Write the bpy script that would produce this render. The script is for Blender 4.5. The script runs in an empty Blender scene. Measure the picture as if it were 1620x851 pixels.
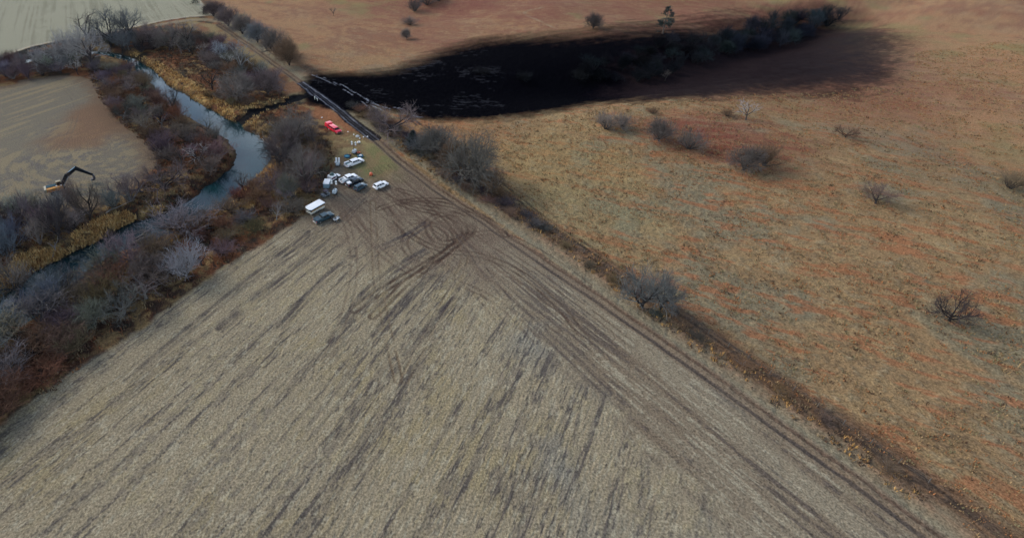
import bpy, bmesh, math, random
import numpy as np
from mathutils import Vector, Matrix

C = bpy.context.scene
col = C.collection
R = math.radians

# ------------------------------------------------------------------ camera
F, CX, CY, W0 = 850.0, 600.0, 258.0, 1620.0     # focal length and optical centre, in photo pixels
PITCH, H = R(29.0), 92.0
cam_d = bpy.data.cameras.new('camera')
cam = bpy.data.objects.new('camera', cam_d)
col.objects.link(cam)
C.camera = cam
cam.location = (0, 0, H)
cam.rotation_euler = (R(90) - PITCH, 0, 0)
cam_d.sensor_fit = 'HORIZONTAL'
cam_d.sensor_width = 36
cam_d.lens = F / W0 * 36
cam_d.shift_x = (W0 / 2 - CX) / W0
cam_d.shift_y = -(851 / 2 - CY) / W0
cam_d.clip_end = 8000
cam_d.clip_start = 1

# ------------------------------------------------------------------ light
SUN_EL, SUN_AZ = 34, -62          # elevation, compass azimuth from +Y towards +X
world = bpy.data.worlds.new('World')
C.world = world
world.use_nodes = True
wn = world.node_tree
wn.nodes.clear()
w_out = wn.nodes.new('ShaderNodeOutputWorld')
w_bg = wn.nodes.new('ShaderNodeBackground')
w_sky = wn.nodes.new('ShaderNodeTexSky')
w_sky.sky_type = 'NISHITA'
w_sky.sun_disc = False
w_sky.sun_elevation = R(SUN_EL)
w_sky.sun_rotation = R(SUN_AZ)
w_tc = wn.nodes.new('ShaderNodeTexCoord')
w_n = wn.nodes.new('ShaderNodeTexNoise')
w_n.inputs['Scale'].default_value = 4.0
w_n.inputs['Detail'].default_value = 6
w_r = wn.nodes.new('ShaderNodeValToRGB')
w_r.color_ramp.elements[0].position = 0.42
w_r.color_ramp.elements[1].position = 0.62
w_m = wn.nodes.new('ShaderNodeMix')
w_m.data_type = 'RGBA'
w_m.inputs[7].default_value = (14.0, 16.0, 17.8, 1)       # broken bright cloud
wn.links.new(w_tc.outputs['Generated'], w_n.inputs['Vector'])
w_sx = wn.nodes.new('ShaderNodeSeparateXYZ')          # cloud bank low in the sky, clearer overhead
w_mr = wn.nodes.new('ShaderNodeMapRange')
w_mr.inputs['From Min'].default_value = 0.24; w_mr.inputs['From Max'].default_value = 0.5
w_mr.inputs['To Min'].default_value = 0.08; w_mr.inputs['To Max'].default_value = -0.17
w_ad = wn.nodes.new('ShaderNodeMath'); w_ad.operation = 'ADD'
wn.links.new(w_tc.outputs['Generated'], w_sx.inputs[0])
wn.links.new(w_sx.outputs['Z'], w_mr.inputs['Value'])
wn.links.new(w_n.outputs[0], w_ad.inputs[0]); wn.links.new(w_mr.outputs[0], w_ad.inputs[1])
wn.links.new(w_ad.outputs[0], w_r.inputs[0])
wn.links.new(w_r.outputs[0], w_m.inputs[0])
wn.links.new(w_sky.outputs[0], w_m.inputs[6])
wn.links.new(w_m.outputs[2], w_bg.inputs[0])
w_bg.inputs[1].default_value = 0.115
wn.links.new(w_bg.outputs[0], w_out.inputs[0])

sun_d = bpy.data.lights.new('sun', 'SUN')
sun = bpy.data.objects.new('sun', sun_d)
col.objects.link(sun)
sun_d.energy = 1.5
sun_d.angle = R(20)
sun_d.color = (1.0, 0.93, 0.84)
_sd = Vector((math.sin(R(SUN_AZ)) * math.cos(R(SUN_EL)), math.cos(R(SUN_AZ)) * math.cos(R(SUN_EL)), math.sin(R(SUN_EL))))
sun.rotation_euler = _sd.to_track_quat('Z', 'Y').to_euler()

C.view_settings.view_transform = 'Standard'
C.view_settings.look = 'None'
C.view_settings.exposure = 0.8
C.view_settings.gamma = 1.0
C.cycles.max_bounces = 5
C.cycles.diffuse_bounces = 3
C.cycles.glossy_bounces = 3

# ------------------------------------------------------------------ numeric helpers
rng = np.random.default_rng(7)
rnd = random.Random(7)


def _hash(ix, iy, seed):
    h = (ix.astype(np.int64) * 374761393 + iy.astype(np.int64) * 668265263 + seed * 974634777) & 0xffffffff
    h = ((h ^ (h >> 13)) * 1274126177) & 0xffffffff
    return ((h ^ (h >> 16)) & 0xffff) / 65535.0


def vnoise(x, y, seed=0):
    fx, fy = np.floor(x), np.floor(y)
    u, v = x - fx, y - fy
    u = u * u * (3 - 2 * u); v = v * v * (3 - 2 * v)
    a, b = _hash(fx, fy, seed), _hash(fx + 1, fy, seed)
    c, d = _hash(fx, fy + 1, seed), _hash(fx + 1, fy + 1, seed)
    return a + (b - a) * u + (c - a) * v + (a - b - c + d) * u * v


def fbm(x, y, scale, octaves=4, seed=0, gain=0.5):
    """noise around 0, about -1..1; scale in metres"""
    x = np.asarray(x, float) / scale; y = np.asarray(y, float) / scale
    s = np.zeros_like(x); a = 1.0; t = 0
    for k in range(octaves):
        s = s + a * (vnoise(x + 17.3 * k, y - 9.1 * k, seed + k) * 2 - 1)
        t += a; a *= gain; x = x * 2.03; y = y * 2.03
    return s / t * 1.5


def sstep(a, b, x):
    t = np.clip((x - a) / (b - a), 0, 1)
    return t * t * (3 - 2 * t)


def polyline_dist(x, y, pts, closed=False):
    """distance to a polyline, and how far along it the nearest point is"""
    best = np.full(np.shape(x), 1e9); along = np.zeros(np.shape(x)); acc = 0.0
    n = len(pts)
    for i in range(n if closed else n - 1):
        ax, ay = pts[i]; bx, by = pts[(i + 1) % n]
        dx, dy = bx - ax, by - ay
        L2 = dx * dx + dy * dy + 1e-9
        t = np.clip(((x - ax) * dx + (y - ay) * dy) / L2, 0, 1)
        d = np.hypot(x - ax - t * dx, y - ay - t * dy)
        m = d < best
        best = np.where(m, d, best); along = np.where(m, acc + t * math.sqrt(L2), along)
        acc += math.sqrt(L2)
    return best, along


def inside(x, y, pts):
    r = np.zeros(np.shape(x), bool); n = len(pts)
    for i in range(n):
        ax, ay = pts[i]; bx, by = pts[(i + 1) % n]
        if ay == by: continue
        c = ((ay > y) != (by > y)) & (x < (bx - ax) * (y - ay) / (by - ay) + ax)
        r ^= c
    return r


def sdist(x, y, pts, reach=60):
    """signed distance to a polygon, negative inside, clamped to reach away from it"""
    P = np.array(pts); lo = P.min(0) - reach; hi = P.max(0) + reach
    out = np.full(np.shape(x), float(reach))
    m = (x > lo[0]) & (x < hi[0]) & (y > lo[1]) & (y < hi[1])
    if m.any():
        d, _ = polyline_dist(x[m], y[m], pts, True)
        d = np.where(inside(x[m], y[m], pts), -d, d)
        out[m] = d
    return out


def smooth_poly(pts, closed=False, sub=6):
    """Catmull-Rom through the points"""
    P = [np.array(p, float) for p in pts]; n = len(P); out = []
    for i in range(n if closed else n - 1):
        if closed: a, b, c, d = P[i - 1], P[i], P[(i + 1) % n], P[(i + 2) % n]
        else: a, b, c, d = P[max(i - 1, 0)], P[i], P[i + 1], P[min(i + 2, n - 1)]
        for k in range(sub):
            t = k / sub
            out.append(tuple(0.5 * ((2 * b) + (c - a) * t + (2 * a - 5 * b + 4 * c - d) * t * t + (3 * b - a - 3 * c + d) * t ** 3)))
    if not closed: out.append(tuple(P[-1]))
    return out


_c, _s = math.cos(PITCH), math.sin(PITCH)


def ray(px, py):
    u, v = (px - CX) / F, (CY - py) / F
    return np.array([u, _c + v * _s, -_s + v * _c])


def flat(px, py, z=0.0):
    d = ray(px, py); t = (z - H) / d[2]
    return (d[0] * t, d[1] * t)


# the road as a straight line on the plain; relief only east of it
RA, RB = flat(425, 95), flat(1010, 522)
_rd = np.array(RB) - np.array(RA); _rd /= np.linalg.norm(_rd)
ROAD_DIR = _rd


def east(x, y):      # metres east of the road
    return -((x - RA[0]) * _rd[1] - (y - RA[1]) * _rd[0])


def hill(x, y):
    e = east(x, y)
    m = sstep(22, 130, e)
    h = m * (0.028 * np.clip(e, 0, 420) + 3.4 * fbm(x, y, 120, 2, 11) + 1.0 * fbm(x, y, 42, 2, 12))
    far = sstep(520, 1500, np.hypot(x, y))
    return h + far * 10 * fbm(x, y, 500, 2, 14)


def march(px, py, f):
    d = ray(px, py)
    t0 = (30 - H) / d[2]; t1 = (-8 - H) / d[2]
    ts = np.linspace(t0, t1, 160)
    X, Y, Z = d[0] * ts, d[1] * ts, H + d[2] * ts
    g = Z - f(X, Y)
    i = int(np.argmax(g <= 0)) if (g <= 0).any() else len(ts) - 1
    i = max(i, 1)
    k = g[i - 1] / (g[i - 1] - g[i] + 1e-9)
    t = ts[i - 1] + (ts[i] - ts[i - 1]) * k
    return (float(d[0] * t), float(d[1] * t))


DRAW = smooth_poly([march(a, b, hill) for a, b in [(1500, -30), (1320, 30), (1200, 66), (1100, 92), (1000, 112), (880, 132), (760, 146), (660, 152), (580, 148), (520, 144)]])


def base_h(x, y):
    x = np.asarray(x, float); y = np.asarray(y, float)
    h = hill(x, y)
    d, al = polyline_dist(x, y, DRAW)
    e = east(x, y)
    m = sstep(5, 120, e)
    return h - m * (5.5 * np.exp(-(d / 20.0) ** 2) + 2.0 * np.exp(-(d / 60.0) ** 2))


def P(px, py):
    return march(px, py, base_h)


def PL(pts):
    return [P(a, b) for a, b in pts]


WATER_Z = -2.3
CREEK_L = [(-420, 150), (-160, 128), (20, 104), (120, 88), (182, 91), (215, 108), (240, 131), (262, 156), (290, 181), (330, 201), (356, 217), (373, 235), (379, 248), (370, 264), (345, 286), (302, 316), (268, 335), (236, 347), (205, 357), (186, 369), (150, 386), (118, 402), (84, 420), (58, 438), (28, 460), (-30, 500), (-120, 560), (-260, 660), (-420, 800)]
CREEK_R = [(-420, 143), (-160, 121), (20, 98), (125, 82), (198, 88), (232, 105), (262, 133), (290, 151), (330, 174), (368, 196), (396, 212), (420, 226), (428, 241), (421, 262), (395, 286), (365, 311), (332, 337), (300, 358), (268, 374), (236, 386), (208, 391), (186, 399), (160, 413), (132, 431), (106, 453), (66, 488), (0, 548), (-100, 650), (-250, 810)]
_cl = smooth_poly([flat(a, b, WATER_Z) for a, b in CREEK_L], sub=4)
_cr = smooth_poly([flat(a, b, WATER_Z) for a, b in CREEK_R], sub=4)
CREEK = _cl + _cr[::-1]
CHAN = smooth_poly([flat(a, b, -1.2) for a, b in [(372, 197), (386, 189), (402, 181), (424, 173), (448, 166), (470, 158), (490, 150)]])
SPILL_RUN = smooth_poly([flat(a, b) for a, b in [(470, 158), (482, 152), (494, 146)]])


def bank_w(x, y):
    return 6.0 + 2.5 * fbm(x, y, 22, 2, 31)


def ground_h(x, y, sd=None):
    """the ground as built: plain, hills, creek bed and the side gully"""
    x = np.asarray(x, float); y = np.asarray(y, float)
    h = base_h(x, y)
    if sd is None: sd = sdist(x, y, CREEK, 30)
    w = bank_w(x, y)
    jag = 0.9 * fbm(x, y, 4.5, 3, 33)
    t = np.clip((sd + jag) / w, -1, 1)
    cut = np.where(t > 0, -2.7 * (1 - np.clip(t, 0, 1)) ** 1.35, -2.7 - 1.0 * np.clip(-t * 2, 0, 1))
    h = h + np.where(sd < w + 1.5, cut, 0)
    dc, _ = polyline_dist(x, y, CHAN)
    h = h - 1.1 * np.exp(-(dc / 3.4) ** 4) * (sd > 0)
    return h


def gz(x, y):
    return float(ground_h(np.array([x]), np.array([y]))[0])


def px_per_m(p):         # photo pixels per metre, sideways, at a ground point
    return F / (p[1] * _c + (H - 0) * _s)


# ------------------------------------------------------------------ materials
def new_mat(name):
    m = bpy.data.materials.new(name); m.use_nodes = True
    return m, m.node_tree, m.node_tree.nodes['Principled BSDF']


MATS = {}


def mat(name, rgb, rough=0.6, metal=0.0, var=0.12, scale=6.0, coat=0.0, spec=0.5):
    if name in MATS: return MATS[name]
    m, nt, b = new_mat(name)
    n = nt.nodes.new('ShaderNodeTexNoise'); n.inputs['Scale'].default_value = scale; n.inputs['Detail'].default_value = 5
    tc = nt.nodes.new('ShaderNodeTexCoord'); nt.links.new(tc.outputs['Object'], n.inputs['Vector'])
    r = nt.nodes.new('ShaderNodeValToRGB')
    r.color_ramp.elements[0].position = 0.3; r.color_ramp.elements[1].position = 0.7
    r.color_ramp.elements[0].color = tuple(c * (1 - var) for c in rgb) + (1,)
    r.color_ramp.elements[1].color = tuple(min(1, c * (1 + var)) for c in rgb) + (1,)
    nt.links.new(n.outputs[0], r.inputs[0]); nt.links.new(r.outputs[0], b.inputs['Base Color'])
    b.inputs['Roughness'].default_value = rough; b.inputs['Metallic'].default_value = metal
    b.inputs['Coat Weight'].default_value = coat
    b.inputs['Specular IOR Level'].default_value = spec
    MATS[name] = m
    return m


def tinted_mat(name, rough=0.85, var=0.25, scale=1.5, spec=0.05):
    """takes the colour of the object it is on, so that copies of a plant may differ"""
    m, nt, b = new_mat(name)
    oi = nt.nodes.new('ShaderNodeObjectInfo')
    tc = nt.nodes.new('ShaderNodeTexCoord')
    n = nt.nodes.new('ShaderNodeTexNoise'); n.inputs['Scale'].default_value = scale; n.inputs['Detail'].default_value = 3
    nt.links.new(tc.outputs['Object'], n.inputs['Vector'])
    mr = nt.nodes.new('ShaderNodeMapRange')
    mr.inputs['From Min'].default_value = 0.3; mr.inputs['From Max'].default_value = 0.7
    mr.inputs['To Min'].default_value = 1 - var; mr.inputs['To Max'].default_value = 1 + var
    nt.links.new(n.outputs[0], mr.inputs['Value'])
    mx = nt.nodes.new('ShaderNodeVectorMath'); mx.operation = 'SCALE'
    nt.links.new(oi.outputs['Color'], mx.inputs[0]); nt.links.new(mr.outputs[0], mx.inputs['Scale'])
    nt.links.new(mx.outputs[0], b.inputs['Base Color'])
    b.inputs['Roughness'].default_value = rough
    b.inputs['Specular IOR Level'].default_value = spec
    return m


def attr_mat(name, rough=0.9, spec=0.15, bump=0.0, bscale=3.0, grain=0.18, rough_attr=False):
    m, nt, b = new_mat(name)
    a = nt.nodes.new('ShaderNodeAttribute'); a.attribute_name = 'tone'
    g = nt.nodes.new('ShaderNodeNewGeometry')
    n = nt.nodes.new('ShaderNodeTexNoise'); n.inputs['Scale'].default_value = bscale; n.inputs['Detail'].default_value = 4
    n.inputs['Roughness'].default_value = 0.7
    nt.links.new(g.outputs['Position'], n.inputs['Vector'])
    mr = nt.nodes.new('ShaderNodeMapRange')
    mr.inputs['From Min'].default_value = 0.3; mr.inputs['From Max'].default_value = 0.7
    mr.inputs['To Min'].default_value = 1 - grain; mr.inputs['To Max'].default_value = 1 + grain
    nt.links.new(n.outputs[0], mr.inputs['Value'])
    mx = nt.nodes.new('ShaderNodeVectorMath'); mx.operation = 'SCALE'
    nt.links.new(a.outputs['Color'], mx.inputs[0]); nt.links.new(mr.outputs[0], mx.inputs['Scale'])
    nt.links.new(mx.outputs[0], b.inputs['Base Color'])
    b.inputs['Roughness'].default_value = rough
    b.inputs['Specular IOR Level'].default_value = spec
    if rough_attr:
        w = nt.nodes.new('ShaderNodeAttribute'); w.attribute_name = 'wet'
        q = nt.nodes.new('ShaderNodeMapRange')
        q.inputs['To Min'].default_value = rough; q.inputs['To Max'].default_value = 0.22
        nt.links.new(w.outputs['Fac'], q.inputs['Value']); nt.links.new(q.outputs[0], b.inputs['Roughness'])
        q2 = nt.nodes.new('ShaderNodeMapRange')
        q2.inputs['To Min'].default_value = spec; q2.inputs['To Max'].default_value = 0.5
        nt.links.new(w.outputs['Fac'], q2.inputs['Value'])
        k_ = nt.nodes.new('ShaderNodeAttribute'); k_.attribute_name = 'soak'      # matted oily grass scatters next to nothing
        q3 = nt.nodes.new('ShaderNodeMapRange'); q3.inputs['To Min'].default_value = 1.0; q3.inputs['To Max'].default_value = 0.12
        nt.links.new(k_.outputs['Fac'], q3.inputs['Value'])
        m3 = nt.nodes.new('ShaderNodeMath'); m3.operation = 'MULTIPLY'
        nt.links.new(q2.outputs[0], m3.inputs[0]); nt.links.new(q3.outputs[0], m3.inputs[1]); nt.links.new(m3.outputs[0], b.inputs['Specular IOR Level'])
    if bump:
        bp = nt.nodes.new('ShaderNodeBump'); bp.inputs['Strength'].default_value = bump; bp.inputs['Distance'].default_value = 0.25
        nt.links.new(n.outputs[0], bp.inputs['Height']); nt.links.new(bp.outputs[0], b.inputs['Normal'])
    return m


# ------------------------------------------------------------------ object helpers
def tag(o, label=None, cat=None, group=None, kind=None):
    if label: o['label'] = label
    if cat: o['category'] = cat
    if group: o['group'] = group
    if kind: o['kind'] = kind
    return o


def empty(name, loc, rz=0.0):
    o = bpy.data.objects.new(name, None); col.objects.link(o)
    o.location = loc; o.rotation_euler = (0, 0, rz); o.empty_display_size = 0.5
    return o


def link_mesh(name, me, material, parent=None):
    o = bpy.data.objects.new(name, me); col.objects.link(o)
    if material and not me.materials: me.materials.append(material)
    if parent: o.parent = parent
    return o


def np_mesh(name, verts, faces, smooth=False):
    """faces: an (n, k) array, or a list of such arrays"""
    me = bpy.data.meshes.new(name)
    verts = np.asarray(verts, np.float32)
    fl = faces if isinstance(faces, list) else [faces]
    fl = [np.asarray(f, np.int32) for f in fl if len(f)]
    loops = np.concatenate([f.ravel() for f in fl])
    sizes = np.concatenate([np.full(len(f), f.shape[1], np.int32) for f in fl])
    me.vertices.add(len(verts)); me.vertices.foreach_set('co', verts.ravel())
    me.loops.add(len(loops)); me.loops.foreach_set('vertex_index', loops)
    me.polygons.add(len(sizes))
    me.polygons.foreach_set('loop_start', np.concatenate([[0], np.cumsum(sizes)[:-1]]).astype(np.int32))
    me.polygons.foreach_set('loop_total', sizes)
    me.polygons.foreach_set('use_smooth', np.full(len(sizes), smooth))
    me.update(calc_edges=True)
    return me


def tone(me, rgb):
    a = me.attributes.new('tone', 'FLOAT_COLOR', 'POINT')
    c = np.ones((len(me.vertices), 4), np.float32); c[:, :3] = rgb
    a.data.foreach_set('color', c.ravel())


class MB:
    """collects plain solids and links them as one mesh object"""
    def __init__(self): self.v = []; self.f = []

    def add(self, vs, fs):
        k = len(self.v); self.v += [tuple(p) for p in vs]; self.f += [tuple(i + k for i in f) for f in fs]
        return self

    def box(self, x0, x1, y0, y1, z0, z1, taper=0.0):
        t = taper
        return self.add([(x0, y0, z0), (x1, y0, z0), (x1, y1, z0), (x0, y1, z0), (x0 + t, y0 + t, z1), (x1 - t, y0 + t, z1), (x1 - t, y1 - t, z1), (x0 + t, y1 - t, z1)],
                        [(3, 2, 1, 0), (4, 5, 6, 7), (0, 1, 5, 4), (1, 2, 6, 5), (2, 3, 7, 6), (3, 0, 4, 7)])

    def frustum(self, b, t):
        """b, t = (x0, x1, halfwidth, z)"""
        v = [(b[0], -b[2], b[3]), (b[1], -b[2], b[3]), (b[1], b[2], b[3]), (b[0], b[2], b[3]),
             (t[0], -t[2], t[3]), (t[1], -t[2], t[3]), (t[1], t[2], t[3]), (t[0], t[2], t[3])]
        return self.add(v, [(3, 2, 1, 0), (4, 5, 6, 7), (0, 1, 5, 4), (1, 2, 6, 5), (2, 3, 7, 6), (3, 0, 4, 7)])

    def prism(self, prof, hw, y=0.0, inset=None):
        """side profile (x, z) extruded across y"""
        n = len(prof)
        v = [(x, y - hw, z) for x, z in prof] + [(x, y + hw, z) for x, z in prof]
        f = [tuple(range(n)), tuple(range(2 * n - 1, n - 1, -1))]
        f += [(i, i + n, (i + 1) % n + n, (i + 1) % n) for i in range(n)]
        return self.add(v, f)

    def tube(self, p, q, r0, r1=None, n=10, cap=True):
        r1 = r0 if r1 is None else r1
        p, q = Vector(p), Vector(q); d = (q - p).normalized()
        a = d.orthogonal().normalized(); b = d.cross(a)
        v = []
        for c, r in ((p, r0), (q, r1)):
            for k in range(n):
                t = 2 * math.pi * k / n
                v.append(c + a * math.cos(t) * r + b * math.sin(t) * r)
        f = [(k, (k + 1) % n, (k + 1) % n + n, k + n) for k in range(n)]
        if cap: f += [tuple(range(n - 1, -1, -1)), tuple(range(n, 2 * n))]
        return self.add(v, f)

    def beam(self, p, q, w, h0, h1=None):
        """box section from p to q, in the x-z plane, w wide, h high at each end"""
        h1 = h0 if h1 is None else h1
        p, q = Vector(p), Vector(q); d = (q - p).normalized(); up = Vector((-d.z, 0, d.x))
        v = []
        for c, h in ((p, h0), (q, h1)):
            for sy, su in ((-1, -1), (1, -1), (1, 1), (-1, 1)):
                v.append(c + Vector((0, sy * w / 2, 0)) + up * su * h / 2)
        return self.add(v, [(3, 2, 1, 0), (4, 5, 6, 7), (0, 1, 5, 4), (1, 2, 6, 5), (2, 3, 7, 6), (3, 0, 4, 7)])

    def build(self, name, material, parent=None, bevel=0.0, smooth=False):
        me = bpy.data.meshes.new(name)
        me.from_pydata(self.v, [], self.f)
        bm = bmesh.new(); bm.from_mesh(me)
        bmesh.ops.recalc_face_normals(bm, faces=bm.faces)
        if bevel:
            bmesh.ops.bevel(bm, geom=list(bm.edges), offset=bevel, segments=2, affect='EDGES', profile=0.7)
        bm.to_mesh(me); bm.free()
        if smooth or bevel:
            for p in me.polygons: p.use_smooth = True
            if not smooth: me.set_sharp_from_angle(angle=R(40))
        return link_mesh(name, me, material, parent)


# ------------------------------------------------------------------ the ground sheet
az = np.concatenate([np.linspace(-179, -60, 30), np.linspace(-58, -36.5, 110), np.linspace(-36.4, 37.4, 900), np.linspace(37.5, 62, 150), np.linspace(64, 180.9, 30)])
dep = np.concatenate([[89.5, 84, 78, 72], np.linspace(69, 49.5, 150), np.linspace(49.4, 11.6, 600), np.linspace(11.4, 6.5, 24), [6, 5.5, 5, 4.5, 4, 3.5, 3, 2.6, 2.2, 1.9, 1.6]])
AZ, DP = np.meshgrid(np.radians(az), np.radians(dep))
RR = H / np.tan(DP)
GX, GY = (RR * np.sin(AZ)), (RR * np.cos(AZ))
nr, nc = GX.shape
X, Y = GX.ravel(), GY.ravel()
near = (np.hypot(X, Y) < 560)

sd_creek = sdist(X, Y, CREEK, 60)
Z = ground_h(X, Y, sd_creek)
E_ = east(X, Y)

# --- zones, traced on the plain
FIELD_L = smooth_poly(PL([(-300, 175), (0, 137), (30, 128), (70, 122), (125, 121), (150, 133), (166, 156), (178, 182), (200, 200), (228, 220), (242, 238), (246, 258), (232, 278), (210, 296), (186, 312), (150, 330), (80, 345), (0, 355), (-300, 380)]), True, 4)
FIELD_TL = PL([(-600, 150), (-300, 150), (0, 91), (50, 74), (98, 64), (150, 58), (200, 46), (260, 33), (300, 27), (338, 25), (322, 8), (300, -20), (270, -60), (-600, -60)])
FIELD_M = PL([(-60, 716), (120, 586), (232, 516), (330, 440), (420, 384), (478, 346), (500, 320), (520, 285), (530, 262), (545, 238), (570, 222), (592, 222), (640, 262), (700, 306), (750, 336), (822, 384), (905, 440), (1005, 510), (1200, 655), (1500, 880), (1700, 1040), (1500, 1500), (-400, 1500)])
sdL = sdist(X, Y, FIELD_L, 60); sdTL = sdist(X, Y, FIELD_TL, 60); sdM = sdist(X, Y, FIELD_M, 60)
OIL = smooth_poly(PL([(480, 143), (484, 127), (503, 117), (560, 116), (612, 113), (650, 101), (690, 86), (740, 70), (800, 62), (870, 58), (960, 50), (1040, 42), (1090, 42), (1150, 38), (1230, 30), (1330, 20), (1330, 122), (1200, 142), (1120, 149), (1060, 154), (1000, 160), (940, 164), (880, 176), (820, 184), (760, 190), (700, 190), (655, 186), (620, 176), (585, 168), (572, 182), (555, 178), (525, 172), (500, 168), (483, 160)]), True, 3)
sdO = sdist(X, Y, OIL, 80)

n_big = fbm(X, Y, 55, 3, 41); n_mid = fbm(X, Y, 14, 4, 42); n_s = fbm(X, Y, 3.2, 3, 43); n_f = fbm(X, Y, 0.9, 2, 44)


def rot_noise(direction, along, across, octaves, seed):
    dx, dy = direction
    return fbm((X * dx + Y * dy) * across / along, -X * dy + Y * dx, across, octaves, seed)


def mixc(a, b, t):
    t = np.clip(t, 0, 1)[:, None] if np.ndim(t) else t
    return a * (1 - t) + np.asarray(b) * t


def const(c): return np.tile(np.array(c, float), (len(X), 1))


def world_dir(a, b):
    p, q = np.array(flat(*a)), np.array(flat(*b)); d = q - p
    return d / np.linalg.norm(d)


# pasture
PA, PB, PC, PD, PE = (0.24, 0.155, 0.078), (0.26, 0.11, 0.052), (0.195, 0.158, 0.095), (0.275, 0.19, 0.095), (0.15, 0.06, 0.044)
d_slope = world_dir((900, 200), (1200, 260))
n_st = rot_noise(d_slope, 14, 2.2, 4, 51); n_st2 = rot_noise(d_slope, 45, 9, 3, 52)
past = const(PA)
past = mixc(past, PC, sstep(0.0, 0.55, n_mid + 0.5 * n_big + 0.3 * n_s))
past = mixc(past, PD, sstep(0.1, 0.7, -n_mid * 0.8 + n_st * 0.5) * 0.8)
n_t = rot_noise(d_slope, 4.5, 1.3, 3, 53)
past = mixc(past, PB, sstep(0.05, 0.55, n_t * 0.8 + n_st * 0.5 + n_st2 * 0.35 - 0.1) * 0.8)
past = mixc(past, (0.09, 0.06, 0.038), sstep(0.2, 0.65, n_f * 0.8 - n_t * 0.5 + 0.2 * n_s) * 0.6)
past = mixc(past, (0.33, 0.25, 0.14), sstep(0.35, 0.8, n_f * 0.6 + n_s * 0.5 - 0.3 * n_t) * 0.5)
farr = sstep(210, 330, np.hypot(X, Y))
past = mixc(past, (0.28, 0.155, 0.082), farr * 0.7)
past = mixc(past, PE, farr * sstep(-0.1, 0.7, n_big * 0.8 + 0.3 * n_st2 + 0.5 * n_st + 0.6 * n_s) * 0.5)
past = mixc(past, (0.15, 0.15, 0.06), farr * sstep(0.3, 0.8, -n_big + n_mid * 0.6) * 0.5)
base = past

for (cx_, cy_, rx, ry, cc, st) in ((1130, 212, 34, 26, (0.16, 0.055, 0.036), 1.0), (1220, 130, 70, 60, (0.19, 0.08, 0.045), 0.8), (980, 8, 150, 70, (0.17, 0.072, 0.048), 0.8), (690, 8, 90, 50, (0.16, 0.062, 0.046), 0.8), (1190, 30, 80, 60, (0.17, 0.07, 0.045), 0.7), (690, 70, 24, 22, (0.16, 0.068, 0.05), 0.5),
                                     (880, 250, 40, 26, (0.3, 0.22, 0.09), 0.45), (950, 330, 26, 18, (0.22, 0.2, 0.1), 0.4), (720, 205, 30, 14, (0.27, 0.125, 0.055), 0.6)):
    pc_ = P(cx_, cy_); q_ = np.hypot((X - pc_[0]) / rx, (Y - pc_[1]) / ry)
    past = mixc(past, cc, sstep(1.25, 0.3, q_ + 0.45 * n_mid + 0.3 * n_st) * st * (0.75 + 0.35 * n_t))
base = past
# river wood floor: dry weeds, leaf litter, golden grass
wood = const((0.055, 0.034, 0.024))
wood = mixc(wood, (0.14, 0.06, 0.03), sstep(-0.25, 0.4, n_mid + n_s * 0.5))
wood = mixc(wood, (0.2, 0.135, 0.062), sstep(0.15, 0.6, n_s * 0.8 - n_mid * 0.6 + 0.1) * 0.8)
wood = mixc(wood, (0.045, 0.042, 0.03), sstep(0.1, 0.6, -n_s + n_big * 0.4) * 0.7)
west = sstep(2, -6, E_ + 2 * n_s)
base = mixc(base, wood, west)

# verge between road and fence: pale grass, then rank weeds
verge = sstep(1.2, 2.6, E_) * sstep(17, 13, E_ + 1.5 * n_s)
vc = mixc(const((0.2, 0.152, 0.095)), (0.13, 0.075, 0.042), sstep(6, 10, E_ + 1.6 * n_s + n_mid))
vc = mixc(vc, (0.2, 0.18, 0.12), sstep(5.5, 3.5, E_ + n_s) * 0.6)
vc = mixc(vc, (0.28, 0.17, 0.1), sstep(0.0, 0.5, n_s * 0.7 + n_f * 0.5 - n_mid * 0.3) * sstep(5, 7, E_) * 0.6)
vc = mixc(vc, (0.045, 0.035, 0.028), sstep(0.0, 0.5, n_s + n_f * 0.6) * sstep(6, 10, E_) * 0.75)
base = mixc(base, vc, verge)

# golden bank grass beside the creek
gold_n = sstep(-0.2, 0.35, fbm(X, Y, 5, 3, 61))
GOLD = PL([(176, 84), (215, 82), (262, 104), (300, 128), (335, 150), (375, 165), (420, 160), (470, 150), (455, 165), (415, 180), (400, 200), (430, 215), (425, 232), (375, 205), (300, 160), (250, 130), (200, 95)])
GOLD2 = PL([(0, 440), (30, 405), (90, 385), (150, 350), (210, 330), (260, 322), (240, 345), (190, 362), (140, 392), (80, 420), (0, 475), (-100, 540), (-100, 470)])
GOLD3 = PL([(420, 262), (440, 258), (480, 300), (420, 330), (350, 350), (290, 372), (240, 400), (130, 480), (90, 520), (120, 480), (230, 385), (300, 352), (380, 300)])
sg = np.minimum(np.minimum(sdist(X, Y, GOLD, 30), sdist(X, Y, GOLD2, 30)), sdist(X, Y, GOLD3, 30) + 3)
gm = sstep(2, -2, sg + 2.5 * n_s) * gold_n * west
base = mixc(base, mixc(const((0.4, 0.26, 0.1)), (0.2, 0.11, 0.045), sstep(-0.2, 0.4, n_s)), gm * 0.9)

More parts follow.
